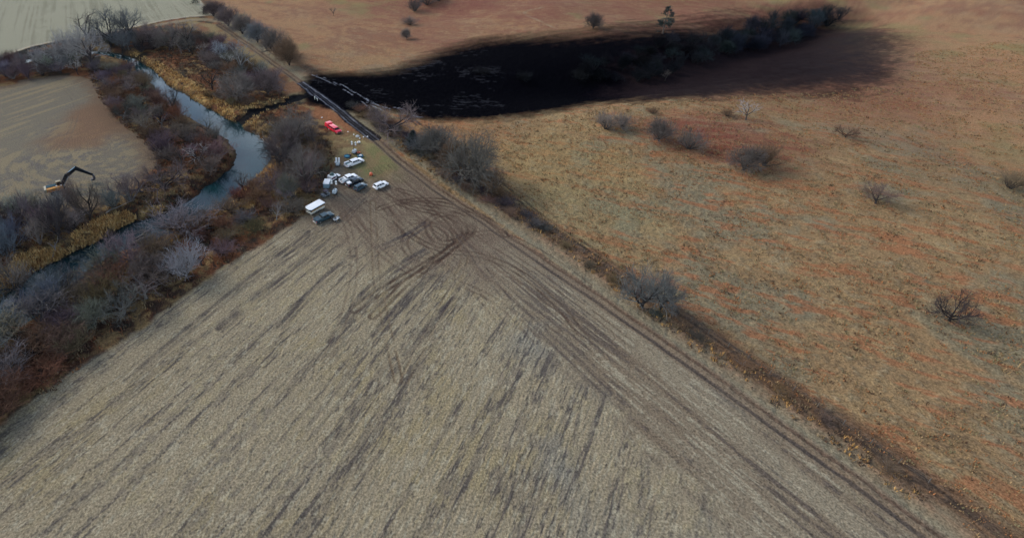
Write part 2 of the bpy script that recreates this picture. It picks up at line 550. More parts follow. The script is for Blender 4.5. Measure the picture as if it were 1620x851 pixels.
# fields
d_rows = world_dir((304, 513), (488, 368)); d_road = ROAD_DIR
r1 = rot_noise(d_rows, 1.7, 0.36, 3, 71); r1b = rot_noise(d_rows, 45, 1.1, 3, 72); r1c = rot_noise(d_rows, 5.5, 0.6, 2, 75)
r2 = rot_noise(d_road, 7, 0.5, 3, 73); r2b = rot_noise(d_road, 40, 2.0, 3, 74)
ZB = PL([(560, 232), (600, 300), (650, 345), (700, 375), (760, 440), (840, 516), (1100, 780), (1500, 1500), (1700, 1500), (1700, 1040), (1200, 655), (1005, 510), (905, 440), (822, 384), (700, 306), (592, 222)])
zb = sstep(4, -5, sdist(X, Y, ZB, 20) + 3.0 * n_s + 3 * n_mid)
fm = mixc(const((0.245, 0.2, 0.13)), (0.25, 0.2, 0.115), sstep(0, 0.6, n_mid + 0.5 * r1b))
fm = mixc(fm, (0.15, 0.125, 0.098), sstep(-0.05, 0.5, r1b * 0.8 + 0.4 * n_s + 0.3 * n_mid) * 0.6)
fm = mixc(fm, (0.29, 0.235, 0.13), sstep(0.1, 0.7, n_s * 0.5 - n_mid * 0.5 + n_f * 0.4) * 0.45)
fm = mixc(fm, (0.195, 0.175, 0.135), sstep(0, 0.6, n_big + 0.5 * n_mid - 0.1))
fmB = mixc(const((0.195, 0.155, 0.105)), (0.165, 0.125, 0.084), sstep(-0.1, 0.7, r2b + 0.4 * r2))
fmB = mixc(fmB, (0.225, 0.185, 0.125), sstep(0.1, 0.8, -r2b + 0.5 * r2))
rowmix = r1 * (1 - zb) + r2 * zb; rowmixb = r1b * (1 - zb) + r2b * zb
fm = mixc(fm, fmB, zb)
patchy = 0.45 * n_mid + 0.4 * n_big
dash = rot_noise(d_rows, 1.5, 0.34, 2, 76); band = np.clip(0.5 + 0.75 * r1b + 0.9 * patchy, 0, 1)
thr_ = 0.85 - 0.62 * band
clod = sstep(thr_, thr_ + 0.28, dash + 0.25 * n_f) * (1 - zb) * 0.68
dash2 = rot_noise(d_rows, 6, 0.4, 2, 77); clod = np.maximum(clod, sstep(0.55, 0.8, dash2 * 0.8 + r1b * 0.5 + 0.3 * patchy) * (1 - zb) * 0.8)
clod = np.maximum(clod, zb * 0.6 * sstep(0.3, 0.6, r2 * 0.7 + 0.4 * r2b + patchy + 0.3 * n_f))
fm = mixc(fm, (0.05, 0.043, 0.045), clod * 0.85)
fm = mixc(fm, (0.33, 0.29, 0.2), sstep(0.35, 0.7, -rowmix + 0.4 * n_f) * 0.55)
# worn ground round the parked vehicles: brown mud and trampled yellow-green grass
ctr = flat(600, 300); rr = np.hypot((X - ctr[0]) / 34, (Y - ctr[1]) / 40)
ct2 = flat(715, 372); rr = np.minimum(rr, np.hypot((X - ct2[0]) / 24, (Y - ct2[1]) / 24))
mud = sstep(1.15, 0.45, rr + 0.25 * n_mid)
fm = mixc(fm, mixc(const((0.135, 0.098, 0.07)), (0.185, 0.145, 0.1), sstep(-0.2, 0.4, r2 + n_s * 0.6)), mud * 0.9)
grs = flat(590, 255); rg = np.hypot((X - grs[0]) / 13, (Y - grs[1]) / 22)
fm = mixc(fm, mixc(const((0.165, 0.155, 0.065)), (0.2, 0.15, 0.07), sstep(-0.2, 0.4, n_s)), sstep(1.1, 0.4, rg + 0.3 * n_mid) * 0.85)
mM = sstep(1.2, -0.6, sdM + 0.9 * n_s)
base = mixc(base, fm, mM)

d_l1 = world_dir((0, 250), (90, 215)); l1 = rot_noise(d_l1, 22, 1.6, 4, 81)
cL = flat(175, 235); arc = np.hypot(X - cL[0], (Y - cL[1]))
l2 = fbm(arc * 1.0, np.arctan2(Y - cL[1], X - cL[0]) * 9, 1.7, 4, 82)
wl = sstep(55, 25, arc)
ll = l1 * (1 - wl) + l2 * wl
fl = mixc(const((0.15, 0.128, 0.093)), (0.2, 0.16, 0.1), sstep(0.0, 0.5, ll + 0.4 * n_mid))
fl = mixc(fl, (0.115, 0.103, 0.09), sstep(0.1, 0.7, -ll * 0.7 + 0.4 * n_mid + 0.3 * n_big + 0.3 * n_f) * 0.75)
red = flat(150, 195); rl = np.hypot((X - red[0]) / 18, (Y - red[1]) / 30)
fl = mixc(fl, (0.16, 0.088, 0.05), sstep(1.2, 0.3, rl + 0.4 * n_mid) * 0.75)
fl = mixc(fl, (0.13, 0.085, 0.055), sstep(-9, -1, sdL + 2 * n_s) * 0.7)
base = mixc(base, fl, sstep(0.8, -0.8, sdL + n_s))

d_tl = world_dir((78, 60), (82, 5)); t1 = rot_noise(d_tl, 90, 1.5, 3, 91); t2 = rot_noise(world_dir((310, 30), (272, 2)), 90, 1.4, 2, 92) * sstep(flat(150, 30)[0], flat(230, 30)[0], X)
tl = mixc(const((0.25, 0.235, 0.165)), (0.215, 0.2, 0.14), sstep(0, 0.6, t1 + 0.3 * n_mid))
tl = mixc(tl, (0.16, 0.15, 0.1), sstep(0.1, 0.7, n_s * 0.6 + n_mid * 0.5 + t1 * 0.5) * 0.4)
tl = mixc(tl, (0.31, 0.28, 0.2), sstep(0.25, 0.7, t2) * 0.5)
tl = mixc(tl, (0.36, 0.31, 0.23), sstep(-3.5, -1.5, sdTL) * 0.8)
base = mixc(base, tl, sstep(0.6, -0.4, sdTL))
far_line = sstep(0.5, 1.2, sdTL) * sstep(7, 4, sdTL + n_s) * sstep(flat(140, 60)[0], flat(90, 66)[0], X)
base = mixc(base, (0.018, 0.018, 0.015), far_line)
# track by the top field, pale verge at the far end of the road
lane = smooth_poly(PL([(250, 40), (300, 32), (345, 33), (372, 46), (400, 72), (425, 92)]))
dl, _ = polyline_dist(X, Y, lane)
base = mixc(base, (0.26, 0.215, 0.14), sstep(5, 1.5, dl + 1.5 * n_s) * 0.7)
# meadow strip between lane and wood
MEAD = PL([(300, 34), (345, 40), (395, 75), (440, 105), (488, 140), (482, 160), (455, 150), (430, 118), (390, 95), (340, 62), (300, 50)])
sm = sdist(X, Y, MEAD, 30)
base = mixc(base, mixc(const((0.22, 0.165, 0.085)), (0.19, 0.1, 0.055), sstep(-0.1, 0.4, n_mid)), sstep(2, -1, sm + n_s) * (1 - mM))
# burnt-orange earth beside the road near the red truck
ORN = PL([(498, 168), (530, 178), (560, 205), (545, 215), (520, 195), (500, 182)])
base = mixc(base, (0.24, 0.105, 0.05), sstep(3, -1, sdist(X, Y, ORN, 20) + 1.5 * n_s) * 0.85)
YEL = PL([(530, 200), (560, 212), (585, 225), (560, 245), (535, 262), (520, 262), (530, 235)])
base = mixc(base, mixc(const((0.26, 0.2, 0.095)), (0.17, 0.11, 0.06), sstep(-0.3, 0.4, n_s)), sstep(3, -1, sdist(X, Y, YEL, 20) + 1.5 * n_s) * 0.75)

wet = np.zeros(len(X)); dz = np.zeros(len(X))
# bare banks and creek bed
bank = sstep(3.2, 0.4, sd_creek + 0.9 * fbm(X, Y, 4.5, 3, 33)) * (sd_creek < 8)
base = mixc(base, (0.03, 0.024, 0.018), bank * 0.85)
# road
ROADL = smooth_poly(PL([(345, 40), (385, 66), (425, 95), (460, 120), (492, 142), (528, 168), (556, 192), (590, 219), (622, 246), (660, 276), (705, 309), (752, 340), (824, 390), (910, 449), (1003, 513), (1150, 616), (1400, 795), (1700, 1010)]), sub=3)
rd, ral = polyline_dist(X, Y, ROADL)
Pn = np.array(ROADL)
side = np.sign(E_ - np.interp(ral, np.concatenate([[0], np.cumsum(np.hypot(*np.diff(Pn, axis=0).T))]), [float(east(a, b)) for a, b in ROADL]))
ds = rd * np.where(side == 0, 1, side)
wob = 0.25 * fbm(X, Y, 9, 2, 101)
cut_n = fbm(X, Y, 6, 3, 102)
base = mixc(base, (0.175, 0.13, 0.088), sstep(2.6, 1.9, np.abs(ds + wob)) * 0.85)
base = mixc(base, (0.1, 0.064, 0.044), sstep(0.62, 0.3, np.abs(ds - 1.15 + wob)) * (0.75 + 0.2 * cut_n))
base = mixc(base, (0.065, 0.052, 0.044), sstep(0.62, 0.3, np.abs(ds + 1.15 + wob)) * (0.8 + 0.2 * cut_n))
for c0 in (-1.15, 1.15): dz -= 0.12 * sstep(0.7, 0.2, np.abs(ds - c0 + wob))


# tyre tracks
def track(pts, strength=0.7, gauge=0.85, w=0.22, c=(0.07, 0.05, 0.04), pair=True, depth=0.08):
    global base, dz
    pl = np.array(smooth_poly(PL(pts), sub=5))
    lo, hi = pl.min(0) - 3, pl.max(0) + 3
    m = np.where((X > lo[0]) & (X < hi[0]) & (Y > lo[1]) & (Y < hi[1]))[0]
    if not len(m): return
    d, al = polyline_dist(X[m], Y[m], [tuple(p) for p in pl])
    g = np.abs(d - gauge) if pair else d
    k = sstep(w * 1.9, w * 0.6, g) * (0.65 + 0.5 * fbm(X[m], Y[m], 4, 2, 105)) * strength
    k = np.clip(k, 0, 1)
    base[m] = base[m] * (1 - k[:, None]) + np.array(c) * k[:, None]
    dz[m] -= depth * k


BR = (0.085, 0.055, 0.04); DK = (0.06, 0.048, 0.046); TK = (0.06, 0.038, 0.028)
track([(600, 303), (640, 325), (680, 335), (714, 344), (735, 360), (731, 377), (700, 402), (650, 432), (600, 462), (560, 490)], 0.85, w=0.34, c=TK)
track([(640, 318), (690, 326), (728, 335), (748, 352), (743, 371), (720, 388), (690, 412), (640, 450), (610, 480), (590, 500)], 0.8, w=0.32, c=TK)
track([(676, 352), (690, 342), (715, 338), (738, 346), (744, 362), (730, 378), (700, 384), (682, 372), (676, 352)], 0.85, w=0.32, c=TK)
track([(640, 368), (660, 356), (690, 356), (712, 372), (708, 398), (680, 412), (650, 404), (640, 384), (648, 368)], 0.6, w=0.3, c=TK)
track([(733, 376), (712, 352), (690, 330), (660, 310), (630, 300)], 0.7, w=0.3, c=TK)
track([(600, 330), (640, 318), (690, 316), (730, 326), (775, 350), (800, 372)], 0.8, w=0.32, c=TK)
track([(560, 330), (620, 345), (670, 352), (700, 346), (735, 338), (790, 345)], 0.5, c=BR)
track([(733, 375), (770, 368), (810, 376), (870, 408), (930, 450)], 0.7, c=BR)
track([(727, 378), (735, 405), (722, 445), (700, 485), (682, 516), (640, 600)], 0.6, c=(0.12, 0.085, 0.055))
track([(590, 320), (592, 370), (596, 440), (604, 480), (611, 516), (630, 600)], 0.75, c=(0.125, 0.088, 0.055))
track([(728, 374), (765, 425), (800, 470), (850, 516), (960, 620)], 0.6, c=DK)
track([(612, 300), (650, 330), (720, 385), (770, 430), (830, 480), (880, 520)], 0.45, c=BR)
track([(590, 300), (560, 325), (520, 360), (478, 392), (430, 420)], 0.5, c=DK)
track([(575, 310), (545, 350), (500, 395), (440, 440), (380, 490), (350, 516)], 0.4, c=DK)
track([(604, 305), (640, 350), (700, 410), (760, 470), (800, 520)], 0.35, c=BR)
track([(610, 330), (650, 372), (700, 396), (760, 404), (820, 430), (880, 480), (930, 540)], 0.7, w=0.28, c=TK)
track([(560, 345), (600, 395), (650, 430), (720, 446), (790, 480), (850, 540)], 0.55, w=0.28, c=BR)
track([(540, 330), (556, 380), (560, 430), (548, 490), (520, 560)], 0.55, w=0.28, c=BR)
track([(618, 262), (660, 300), (705, 335), (770, 380), (840, 425), (930, 490), (1000, 545)], 0.6, c=BR)
track([(600, 262), (640, 298), (690, 340), (760, 395), (840, 455), (920, 516), (1050, 620)], 0.4, c=BR)
track([(585, 250), (610, 285), (650, 320), (700, 350)], 0.5, c=BR)
track([(570, 240), (588, 262), (604, 285), (618, 305), (640, 330)], 0.5, c=BR)
track([(620, 308), (596, 312), (575, 318), (548, 340)], 0.5, c=BR)
track([(240, 150), (215, 190), (235, 235), (150, 290), (60, 310)], 0.0)
track([(60, 132), (100, 140), (120, 165), (115, 200), (90, 240), (40, 270)], 0.35, c=(0.1, 0.085, 0.07))
track([(130, 232), (145, 240), (150, 252), (130, 262), (100, 262)], 0.4, c=(0.09, 0.075, 0.06))
track([(170, 262), (195, 255), (205, 262), (190, 275), (160, 282), (150, 275)], 0.35, c=(0.1, 0.075, 0.055))
for a in ([(488, 366), (440, 404), (380, 450), (304, 512), (200, 600)], [(530, 372), (480, 412), (450, 436), (400, 474), (345, 520)],
          [(672, 395), (620, 425), (575, 462), (548, 500), (520, 540)], [(560, 405), (520, 432), (490, 462), (440, 516)],
          [(596, 392), (640, 372), (672, 352)], [(700, 430), (660, 455), (620, 492), (590, 530)], [(720, 470), (690, 500), (640, 560)]):
    track(a, 0.75, pair=False, w=0.5, c=(0.05, 0.042, 0.044), depth=0.1)
    track([(p + 7, q + 4) for p, q in a], 0.5, pair=False, w=0.35, c=(0.05, 0.042, 0.044), depth=0.1)
# cattle path and fence line in the pasture
track([(784, 284), (812, 298), (848, 320), (880, 345), (912, 374), (946, 396)], 0.7, pair=False, w=0.3, c=(0.07, 0.05, 0.035))
track([(655, 192), (720, 240), (790, 290), (860, 345), (930, 392), (1000, 440), (1060, 482), (1112, 518), (1250, 616), (1500, 790)], 0.8, pair=True, gauge=0.8, w=0.35, c=(0.04, 0.032, 0.026))
track([(860, 12), (830, 20), (850, 32), (880, 46)], 0.4, pair=False, w=0.8, c=(0.27, 0.24, 0.15), depth=0)

# the spilt oil: a film over grass and soil, thin at the edge of the spray
r_oil = 22.0
o_edge = 2.2 + 3 * sstep(2, 15, E_) + 7 * sstep(230, 330, np.hypot(X, Y)) + 14 * sstep(60, 220, X) * sstep(0, 1, E_)
o_str = rot_noise(world_dir((600, 150), (1100, 90)), 26, 3.0, 4, 111)
oil = sstep(1.0, -1.0, (sdO + o_edge * 0.15 + o_edge * 0.35 * (o_str * sstep(300, 200, X) + 0.7 * n_s + 0.5 * n_f)) / o_edge)
thin = 1 - 0.3 * sstep(210, 330, X)
oil = oil * thin * sstep(420, 330, X)
oil = np.clip(oil * (1 + 0.35 * n_f * (1 - oil)), 0, 1)
base = mixc(base, (0.0016, 0.0016, 0.0032), oil ** 0.4)
DARK2 = smooth_poly(PL([(1000, 104), (1060, 96), (1120, 84), (1200, 66), (1330, 44), (1420, 60), (1420, 120), (1330, 136), (1200, 142), (1120, 150), (1040, 156), (990, 150)]), True, 3)
sdD = sdist(X, Y, DARK2, 60)
base = mixc(base, (0.016, 0.011, 0.012), sstep(16, -14, sdD + 6 * n_s + 4 * n_f + 7 * n_mid) * np.clip(0.9 + 0.14 * n_s, 0, 1) * sstep(360, 270, X))
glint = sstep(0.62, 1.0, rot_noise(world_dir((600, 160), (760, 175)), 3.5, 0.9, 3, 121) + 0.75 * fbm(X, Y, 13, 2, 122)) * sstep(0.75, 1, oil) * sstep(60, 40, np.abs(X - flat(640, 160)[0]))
base = mixc(base, (0.03, 0.03, 0.036), glint * 0.35)  # glints on the oil painted as faint pale flecks
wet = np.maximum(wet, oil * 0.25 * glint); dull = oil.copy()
# gully and road flooded with oil
dch, _ = polyline_dist(X, Y, CHAN)
chm = sstep(4.0, 2.6, dch + 1.6 * n_s + 0.5 * n_f) * (sd_creek > -1.5)
base = mixc(base, (0.004, 0.004, 0.005), chm); wet = np.maximum(wet, chm * 0.12)
drn, _ = polyline_dist(X, Y, smooth_poly(PL([(432, 100), (460, 120), (492, 142), (528, 168), (556, 192), (592, 219)])))
on_oil = sstep(13, 11, np.abs(0)) if False else 1.0
rt = PL([(478, 133), (528, 168), (556, 192), (592, 218)])
drt, alr = polyline_dist(X, Y, smooth_poly(rt, sub=4))
tot = alr.max()
m_rt = sstep(2.9, 2.4, drt + 0.2 * n_s)
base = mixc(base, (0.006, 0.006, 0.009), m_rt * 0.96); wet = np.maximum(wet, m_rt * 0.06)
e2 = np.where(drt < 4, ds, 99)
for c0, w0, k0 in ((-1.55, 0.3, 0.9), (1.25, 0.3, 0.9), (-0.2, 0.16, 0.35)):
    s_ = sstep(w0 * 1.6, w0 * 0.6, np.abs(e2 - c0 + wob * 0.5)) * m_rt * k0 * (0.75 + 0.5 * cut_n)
    base = mixc(base, (0.16, 0.17, 0.21), np.clip(s_, 0, 1) * 0.8); wet = np.maximum(wet, np.clip(s_, 0, 1))  # sky reflected in the wet ruts, painted as pale blue, with real gloss
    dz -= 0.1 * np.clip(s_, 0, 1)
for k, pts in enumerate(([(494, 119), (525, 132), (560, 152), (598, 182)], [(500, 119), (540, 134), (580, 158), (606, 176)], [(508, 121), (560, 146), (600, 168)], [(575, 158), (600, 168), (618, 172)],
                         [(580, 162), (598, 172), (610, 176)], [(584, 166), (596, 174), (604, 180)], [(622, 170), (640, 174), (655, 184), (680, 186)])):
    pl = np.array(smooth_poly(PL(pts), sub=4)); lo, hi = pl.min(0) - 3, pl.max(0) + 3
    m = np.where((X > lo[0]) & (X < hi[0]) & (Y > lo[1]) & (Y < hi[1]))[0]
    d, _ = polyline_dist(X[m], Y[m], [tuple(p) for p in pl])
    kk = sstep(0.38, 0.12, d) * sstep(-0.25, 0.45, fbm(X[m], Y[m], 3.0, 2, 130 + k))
    base[m] = base[m] * (1 - kk[:, None] * 0.8) + np.array((0.15, 0.155, 0.19)) * kk[:, None] * 0.8  # sky sheen along wet tracks in the oil, painted into the colour
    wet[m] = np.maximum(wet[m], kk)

# fine relief: tussocks, clods, furrows
rough_z = np.where(mM > 0.5, 0.07 * rowmix + 0.05 * n_f, 0.0)
rough_z = rough_z + (1 - mM) * sstep(0.5, -0.5, -sdL + 0) * (0.16 * n_s + 0.14 * n_f)
rough_z = rough_z * sstep(460, 250, np.hypot(X, Y)) * (sd_creek > 0.5)
Z = Z + rough_z + dz
quad = np.arange(nr * nc).reshape(nr, nc)
a, b, c, d = quad[:-1, :-1].ravel(), quad[:-1, 1:].ravel(), quad[1:, 1:].ravel(), quad[1:, :-1].ravel()
faces = np.stack([a, d, c, b], 1)
# close the seam behind the camera and the hole under it
seam = np.stack([quad[:-1, -1], quad[1:, -1], quad[1:, 0], quad[:-1, 0]], 1)
gme = np_mesh('ground', np.stack([X, Y, Z], 1), [faces, seam], True)
tone(gme, np.clip(base, 0.002, 0.8))
wa = gme.attributes.new('wet', 'FLOAT', 'POINT'); wa.data.foreach_set('value', np.clip(wet, 0, 1).astype(np.float32))
wd = gme.attributes.new('soak', 'FLOAT', 'POINT'); wd.data.foreach_set('value', np.clip(dull, 0, 1).astype(np.float32))
ground = link_mesh('ground', gme, attr_mat('ground_soil_and_grass', 0.95, 0.03, 1.0, 2.6, 0.6, True))
tag(ground, kind='structure')
_n = gme.polygons[len(faces) // 2].normal
if _n.z < 0: gme.flip_normals()

# ------------------------------------------------------------------ the creek
nL = min(len(_cl), len(_cr))
L_ = np.array(_cl[:nL]); R_ = np.array(_cr[:nL])
dv = R_ - L_; dv /= np.linalg.norm(dv, axis=1)[:, None]
rows = [L_ - dv * 3.0] + [L_ + (R_ - L_) * t for t in np.linspace(0, 1, 9)] + [R_ + dv * 3.0]
WV = np.array([[(p[0], p[1], WATER_Z) for p in r] for r in rows])
q = np.arange(WV.shape[0] * nL).reshape(WV.shape[0], nL)
wf = np.stack([q[:-1, :-1].ravel(), q[1:, :-1].ravel(), q[1:, 1:].ravel(), q[:-1, 1:].ravel()], 1)
wme = np_mesh('creek_water', WV.reshape(-1, 3), wf, True)
wm, nt, b = new_mat('creek_water')
b.inputs['Base Color'].default_value = (0.012, 0.035, 0.038, 1)
b.inputs['Roughness'].default_value = 0.06; b.inputs['IOR'].default_value = 1.4      # a film of oil on water
n = nt.nodes.new('ShaderNodeTexNoise'); n.inputs['Scale'].default_value = 0.9; n.inputs['Detail'].default_value = 4
g = nt.nodes.new('ShaderNodeNewGeometry'); nt.links.new(g.outputs['Position'], n.inputs['Vector'])
bp = nt.nodes.new('ShaderNodeBump'); bp.inputs['Strength'].default_value = 0.06; bp.inputs['Distance'].default_value = 0.2
nt.links.new(n.outputs[0], bp.inputs['Height']); nt.links.new(bp.outputs[0], b.inputs['Normal'])
n2 = nt.nodes.new('ShaderNodeTexNoise'); n2.inputs['Scale'].default_value = 0.08; n2.inputs['Detail'].default_value = 4
nt.links.new(g.outputs['Position'], n2.inputs['Vector'])
rp = nt.nodes.new('ShaderNodeValToRGB')
rp.color_ramp.elements[0].color = (0.002, 0.014, 0.017, 1); rp.color_ramp.elements[1].color = (0.006, 0.03, 0.035, 1)
rp.color_ramp.elements[0].position = 0.35; rp.color_ramp.elements[1].position = 0.65
nt.links.new(n2.outputs[0], rp.inputs[0]); nt.links.new(rp.outputs[0], b.inputs['Base Color'])
tag(link_mesh('creek_water', wme, wm), kind='structure')


# ------------------------------------------------------------------ bare trees
def seg_mesh(name, segs, cone_twigs):
    """segs: p0, p1, r0, r1, sides -> tapered tubes; cone_twigs: p0, p1, r -> three-sided spikes"""
    V, Fq, Ft = [], [], []; k = 0
    for sides in (6, 5, 4, 3):
        S = [s for s in segs if s[4] == sides]
        if not S: continue
        p0 = np.array([s[0] for s in S]); p1 = np.array([s[1] for s in S])
        r0 = np.array([s[2] for s in S]); r1 = np.array([s[3] for s in S])
        d = p1 - p0; d /= np.linalg.norm(d, axis=1)[:, None] + 1e-9
        ref = np.where(np.abs(d[:, 2:3]) < 0.9, [[0, 0, 1.0]], [[1.0, 0, 0]])
        a = np.cross(d, ref); a /= np.linalg.norm(a, axis=1)[:, None]; b_ = np.cross(d, a)
        ring = []
        for c, r in ((p0, r0), (p1, r1)):
            for i in range(sides):
                t = 2 * math.pi * i / sides
                ring.append(c + (a * math.cos(t) + b_ * math.sin(t)) * r[:, None])
        vv = np.stack(ring, 1); m = len(S)
        V.append(vv.reshape(-1, 3)); idx = k + np.arange(m)[:, None] * sides * 2
        for i in range(sides):
            j = (i + 1) % sides
            Fq.append(np.concatenate([idx + i, idx + j, idx + j + sides, idx + i + sides], 1))
        k += m * sides * 2
    if cone_twigs:
        p0 = np.array([s[0] for s in cone_twigs]); p1 = np.array([s[1] for s in cone_twigs]); r0 = np.array([s[2] for s in cone_twigs])
        d = p1 - p0; d /= np.linalg.norm(d, axis=1)[:, None] + 1e-9
        ref = np.where(np.abs(d[:, 2:3]) < 0.9, [[0, 0, 1.0]], [[1.0, 0, 0]])
        a = np.cross(d, ref); a /= np.linalg.norm(a, axis=1)[:, None]; b_ = np.cross(d, a)
        vv = np.stack([p0 + (a * math.cos(t) + b_ * math.sin(t)) * r0[:, None] for t in (0, 2.094, 4.189)] + [p1], 1)
        V.append(vv.reshape(-1, 3)); idx = k + np.arange(len(cone_twigs))[:, None] * 4
        for i in range(3): Ft.append(np.concatenate([idx + i, idx + (i + 1) % 3, idx + 3], 1))
    fl = []
    if Fq: fl.append(np.concatenate(Fq))
    if Ft: fl.append(np.concatenate(Ft))
    return np_mesh(name, np.concatenate(V), fl)


def unit(v): return v / (np.linalg.norm(v) + 1e-9)


def gen_tree(seed, spec):
    """spec: levels = [(children, length, radius, spread deg, up pull)], twigs per last branch, twig length, twig radius"""
    g = np.random.default_rng(seed)
    segs, twigs = [], []
    L = spec['levels']; nl = len(L)

    def tangent(d, ang, phi):
        ref = np.array([0, 0, 1.0]) if abs(d[2]) < 0.9 else np.array([1.0, 0, 0])
        a = unit(np.cross(d, ref)); b_ = np.cross(d, a)
        return unit(d * math.cos(ang) + (a * math.cos(phi) + b_ * math.sin(phi)) * math.sin(ang))

    def grow(p, d, length, r, lv):
        steps = (4, 4, 3, 3, 2)[min(lv, 4)]; sides = (6, 5, 4, 3, 3)[min(lv, 4)]
        pts = [p]; up = L[lv][4]
        for i in range(steps):
            d = unit(d + g.normal(0, spec['kink'], 3) + np.array([0, 0, up]))
            q = p + d * length / steps
            ra = r * (1 - 0.6 * i / steps); rb = r * (1 - 0.6 * (i + 1) / steps)
            segs.append((p, q, ra, rb, sides, lv)); p = q; pts.append(p)
        if lv + 1 < nl:
            nch, ln, rr, sp, _ = L[lv + 1]
            nch = max(1, int(round(nch * g.uniform(0.8, 1.2)))); ph = g.uniform(0, 6.28)
            for k in range(nch):
                f = spec['start'][lv] + (1 - spec['start'][lv]) * (k + g.uniform(0.2, 1)) / nch
                f = min(f, 1); j = min(int(f * steps), steps - 1); t = f * steps - j
                o = pts[j] + (pts[j + 1] - pts[j]) * t
                dd = unit(pts[j + 1] - pts[j])
                ph += 2.4 + g.normal(0, 0.4)
                grow(o, tangent(dd, R(sp) * g.uniform(0.65, 1.25), ph), ln * g.uniform(0.7, 1.2) * (1.15 - 0.35 * f), min(rr, r * 0.8), lv + 1)
        if lv >= nl - 2:
            nt_ = spec['twigs'] if lv == nl - 1 else spec['twigs'] // 2
            for k in range(nt_):
                f = g.uniform(0.15, 1.0); j = min(int(f * steps), steps - 1); t = f * steps - j
                o = pts[j] + (pts[j + 1] - pts[j]) * t
                dd = tangent(unit(pts[j + 1] - pts[j]), R(g.uniform(15, 70)), g.uniform(0, 6.28))
                dd = unit(dd + np.array([0, 0, spec.get('tup', 0.25)]))
                ln = spec['tl'] * g.uniform(0.5, 1.3); e = o + dd * ln * 0.55
                twigs.append((o, o + dd * ln, spec['tr']))
                d2 = tangent(dd, R(g.uniform(20, 45)), g.uniform(0, 6.28))
                twigs.append((e, e + d2 * ln * 0.6, spec['tr'] * 0.8))

    n0, l0, r0, sp0, up0 = L[0]
    ph = g.uniform(0, 6.28)
    for k in range(n0):
        ph += 2.4
        d0 = tangent(np.array([0, 0, 1.0]), R(sp0) * (g.uniform(0.3, 1) if n0 > 1 else g.uniform(0.2, 1)), ph)
        off = np.array([math.cos(ph), math.sin(ph), 0]) * 0.0 + np.array([0, 0, -0.25])
        grow(off, d0, l0 * g.uniform(0.8, 1.15), r0, 0)
    cut = spec.get('split', 2)
    return ([s[:5] for s in segs if s[5] < cut], [s[:5] for s in segs if s[5] >= cut], twigs)


SPECS = {
    'cottonwood': dict(levels=[(1, 4.5, 0.42, 8, 0.1), (5, 7.0, 0.24, 42, 0.07), (6, 4.0, 0.11, 42, 0.04), (5, 2.2, 0.05, 45, 0.04)], start=[0.5, 0.25, 0.2], twigs=9, tl=1.6, tr=0.02, kink=0.14),
    'spreading': dict(levels=[(1, 2.2, 0.4, 14, 0.1), (6, 5.5, 0.2, 58, 0.06), (6, 3.2, 0.1, 45, 0.03), (5, 1.8, 0.045, 45, 0.05)], start=[0.35, 0.2, 0.2], twigs=9, tl=1.3, tr=0.02, kink=0.16),
    'round': dict(levels=[(4, 1.5, 0.2, 22, 0.1), (4, 3.4, 0.12, 46, 0.04), (6, 2.3, 0.06, 48, 0.04), (4, 1.3, 0.03, 45, 0.05)], start=[0.3, 0.15, 0.2], twigs=6, tl=1.1, tr=0.018, kink=0.1, foot=0.5),
    'brush': dict(levels=[(11, 2.6, 0.1, 50, 0.06), (6, 1.7, 0.034, 36, 0.06), (3, 1.0, 0.018, 36, 0.08)], start=[0.15, 0.15], twigs=3, tl=1.05, tr=0.018, kink=0.12, foot=1.3, split=1, tup=0.5),
    'sapling': dict(levels=[(7, 4.6, 0.12, 22, 0.06), (7, 2.0, 0.04, 33, 0.08), (3, 1.0, 0.02, 38, 0.1)], start=[0.3, 0.15], twigs=3, tl=1.1, tr=0.018, kink=0.1, foot=1.2, split=1, tup=0.5),
    'snag': dict(levels=[(1, 3.0, 0.34, 12, 0.1), (4, 5.2, 0.2, 36, 0.06), (5, 2.8, 0.09, 40, 0.02), (3, 1.5, 0.04, 45, 0.0)], start=[0.5, 0.25, 0.2], twigs=3, tl=1.0, tr=0.022, kink=0.18),
}
NAMES = {'cottonwood': 'cottonwood_tree', 'spreading': 'spreading_tree', 'round': 'hedgerow_tree', 'brush': 'bare_shrub', 'sapling': 'bare_thicket_tree', 'snag': 'leafless_tree'}
bark_m = tinted_mat('bark', 0.9, 0.2, 1.2)
twig_m = tinted_mat('twig_bark', 0.85, 0.3, 0.35)
PROTO = {}
for kd, cnt in (('cottonwood', 3), ('spreading', 3), ('round', 3), ('brush', 4), ('sapling', 3), ('snag', 2)):
    PROTO[kd] = []
    for k in range(cnt):
        limbs, fine, tw = gen_tree(100 * len(PROTO) + k, SPECS[kd])
        mt = seg_mesh('trunk', limbs, []); mc = seg_mesh('crown', fine, tw)
        mt.materials.append(bark_m); mc.materials.append(twig_m)
        co = np.empty(len(mc.vertices) * 3, np.float32); mc.vertices.foreach_get('co', co); co = co.reshape(-1, 3)
        PROTO[kd].append((mt, mc, float(np.percentile(co[:, 2], 98)), float(np.percentile(np.abs(co[:, 0]), 97) * 2)))

TREES = []


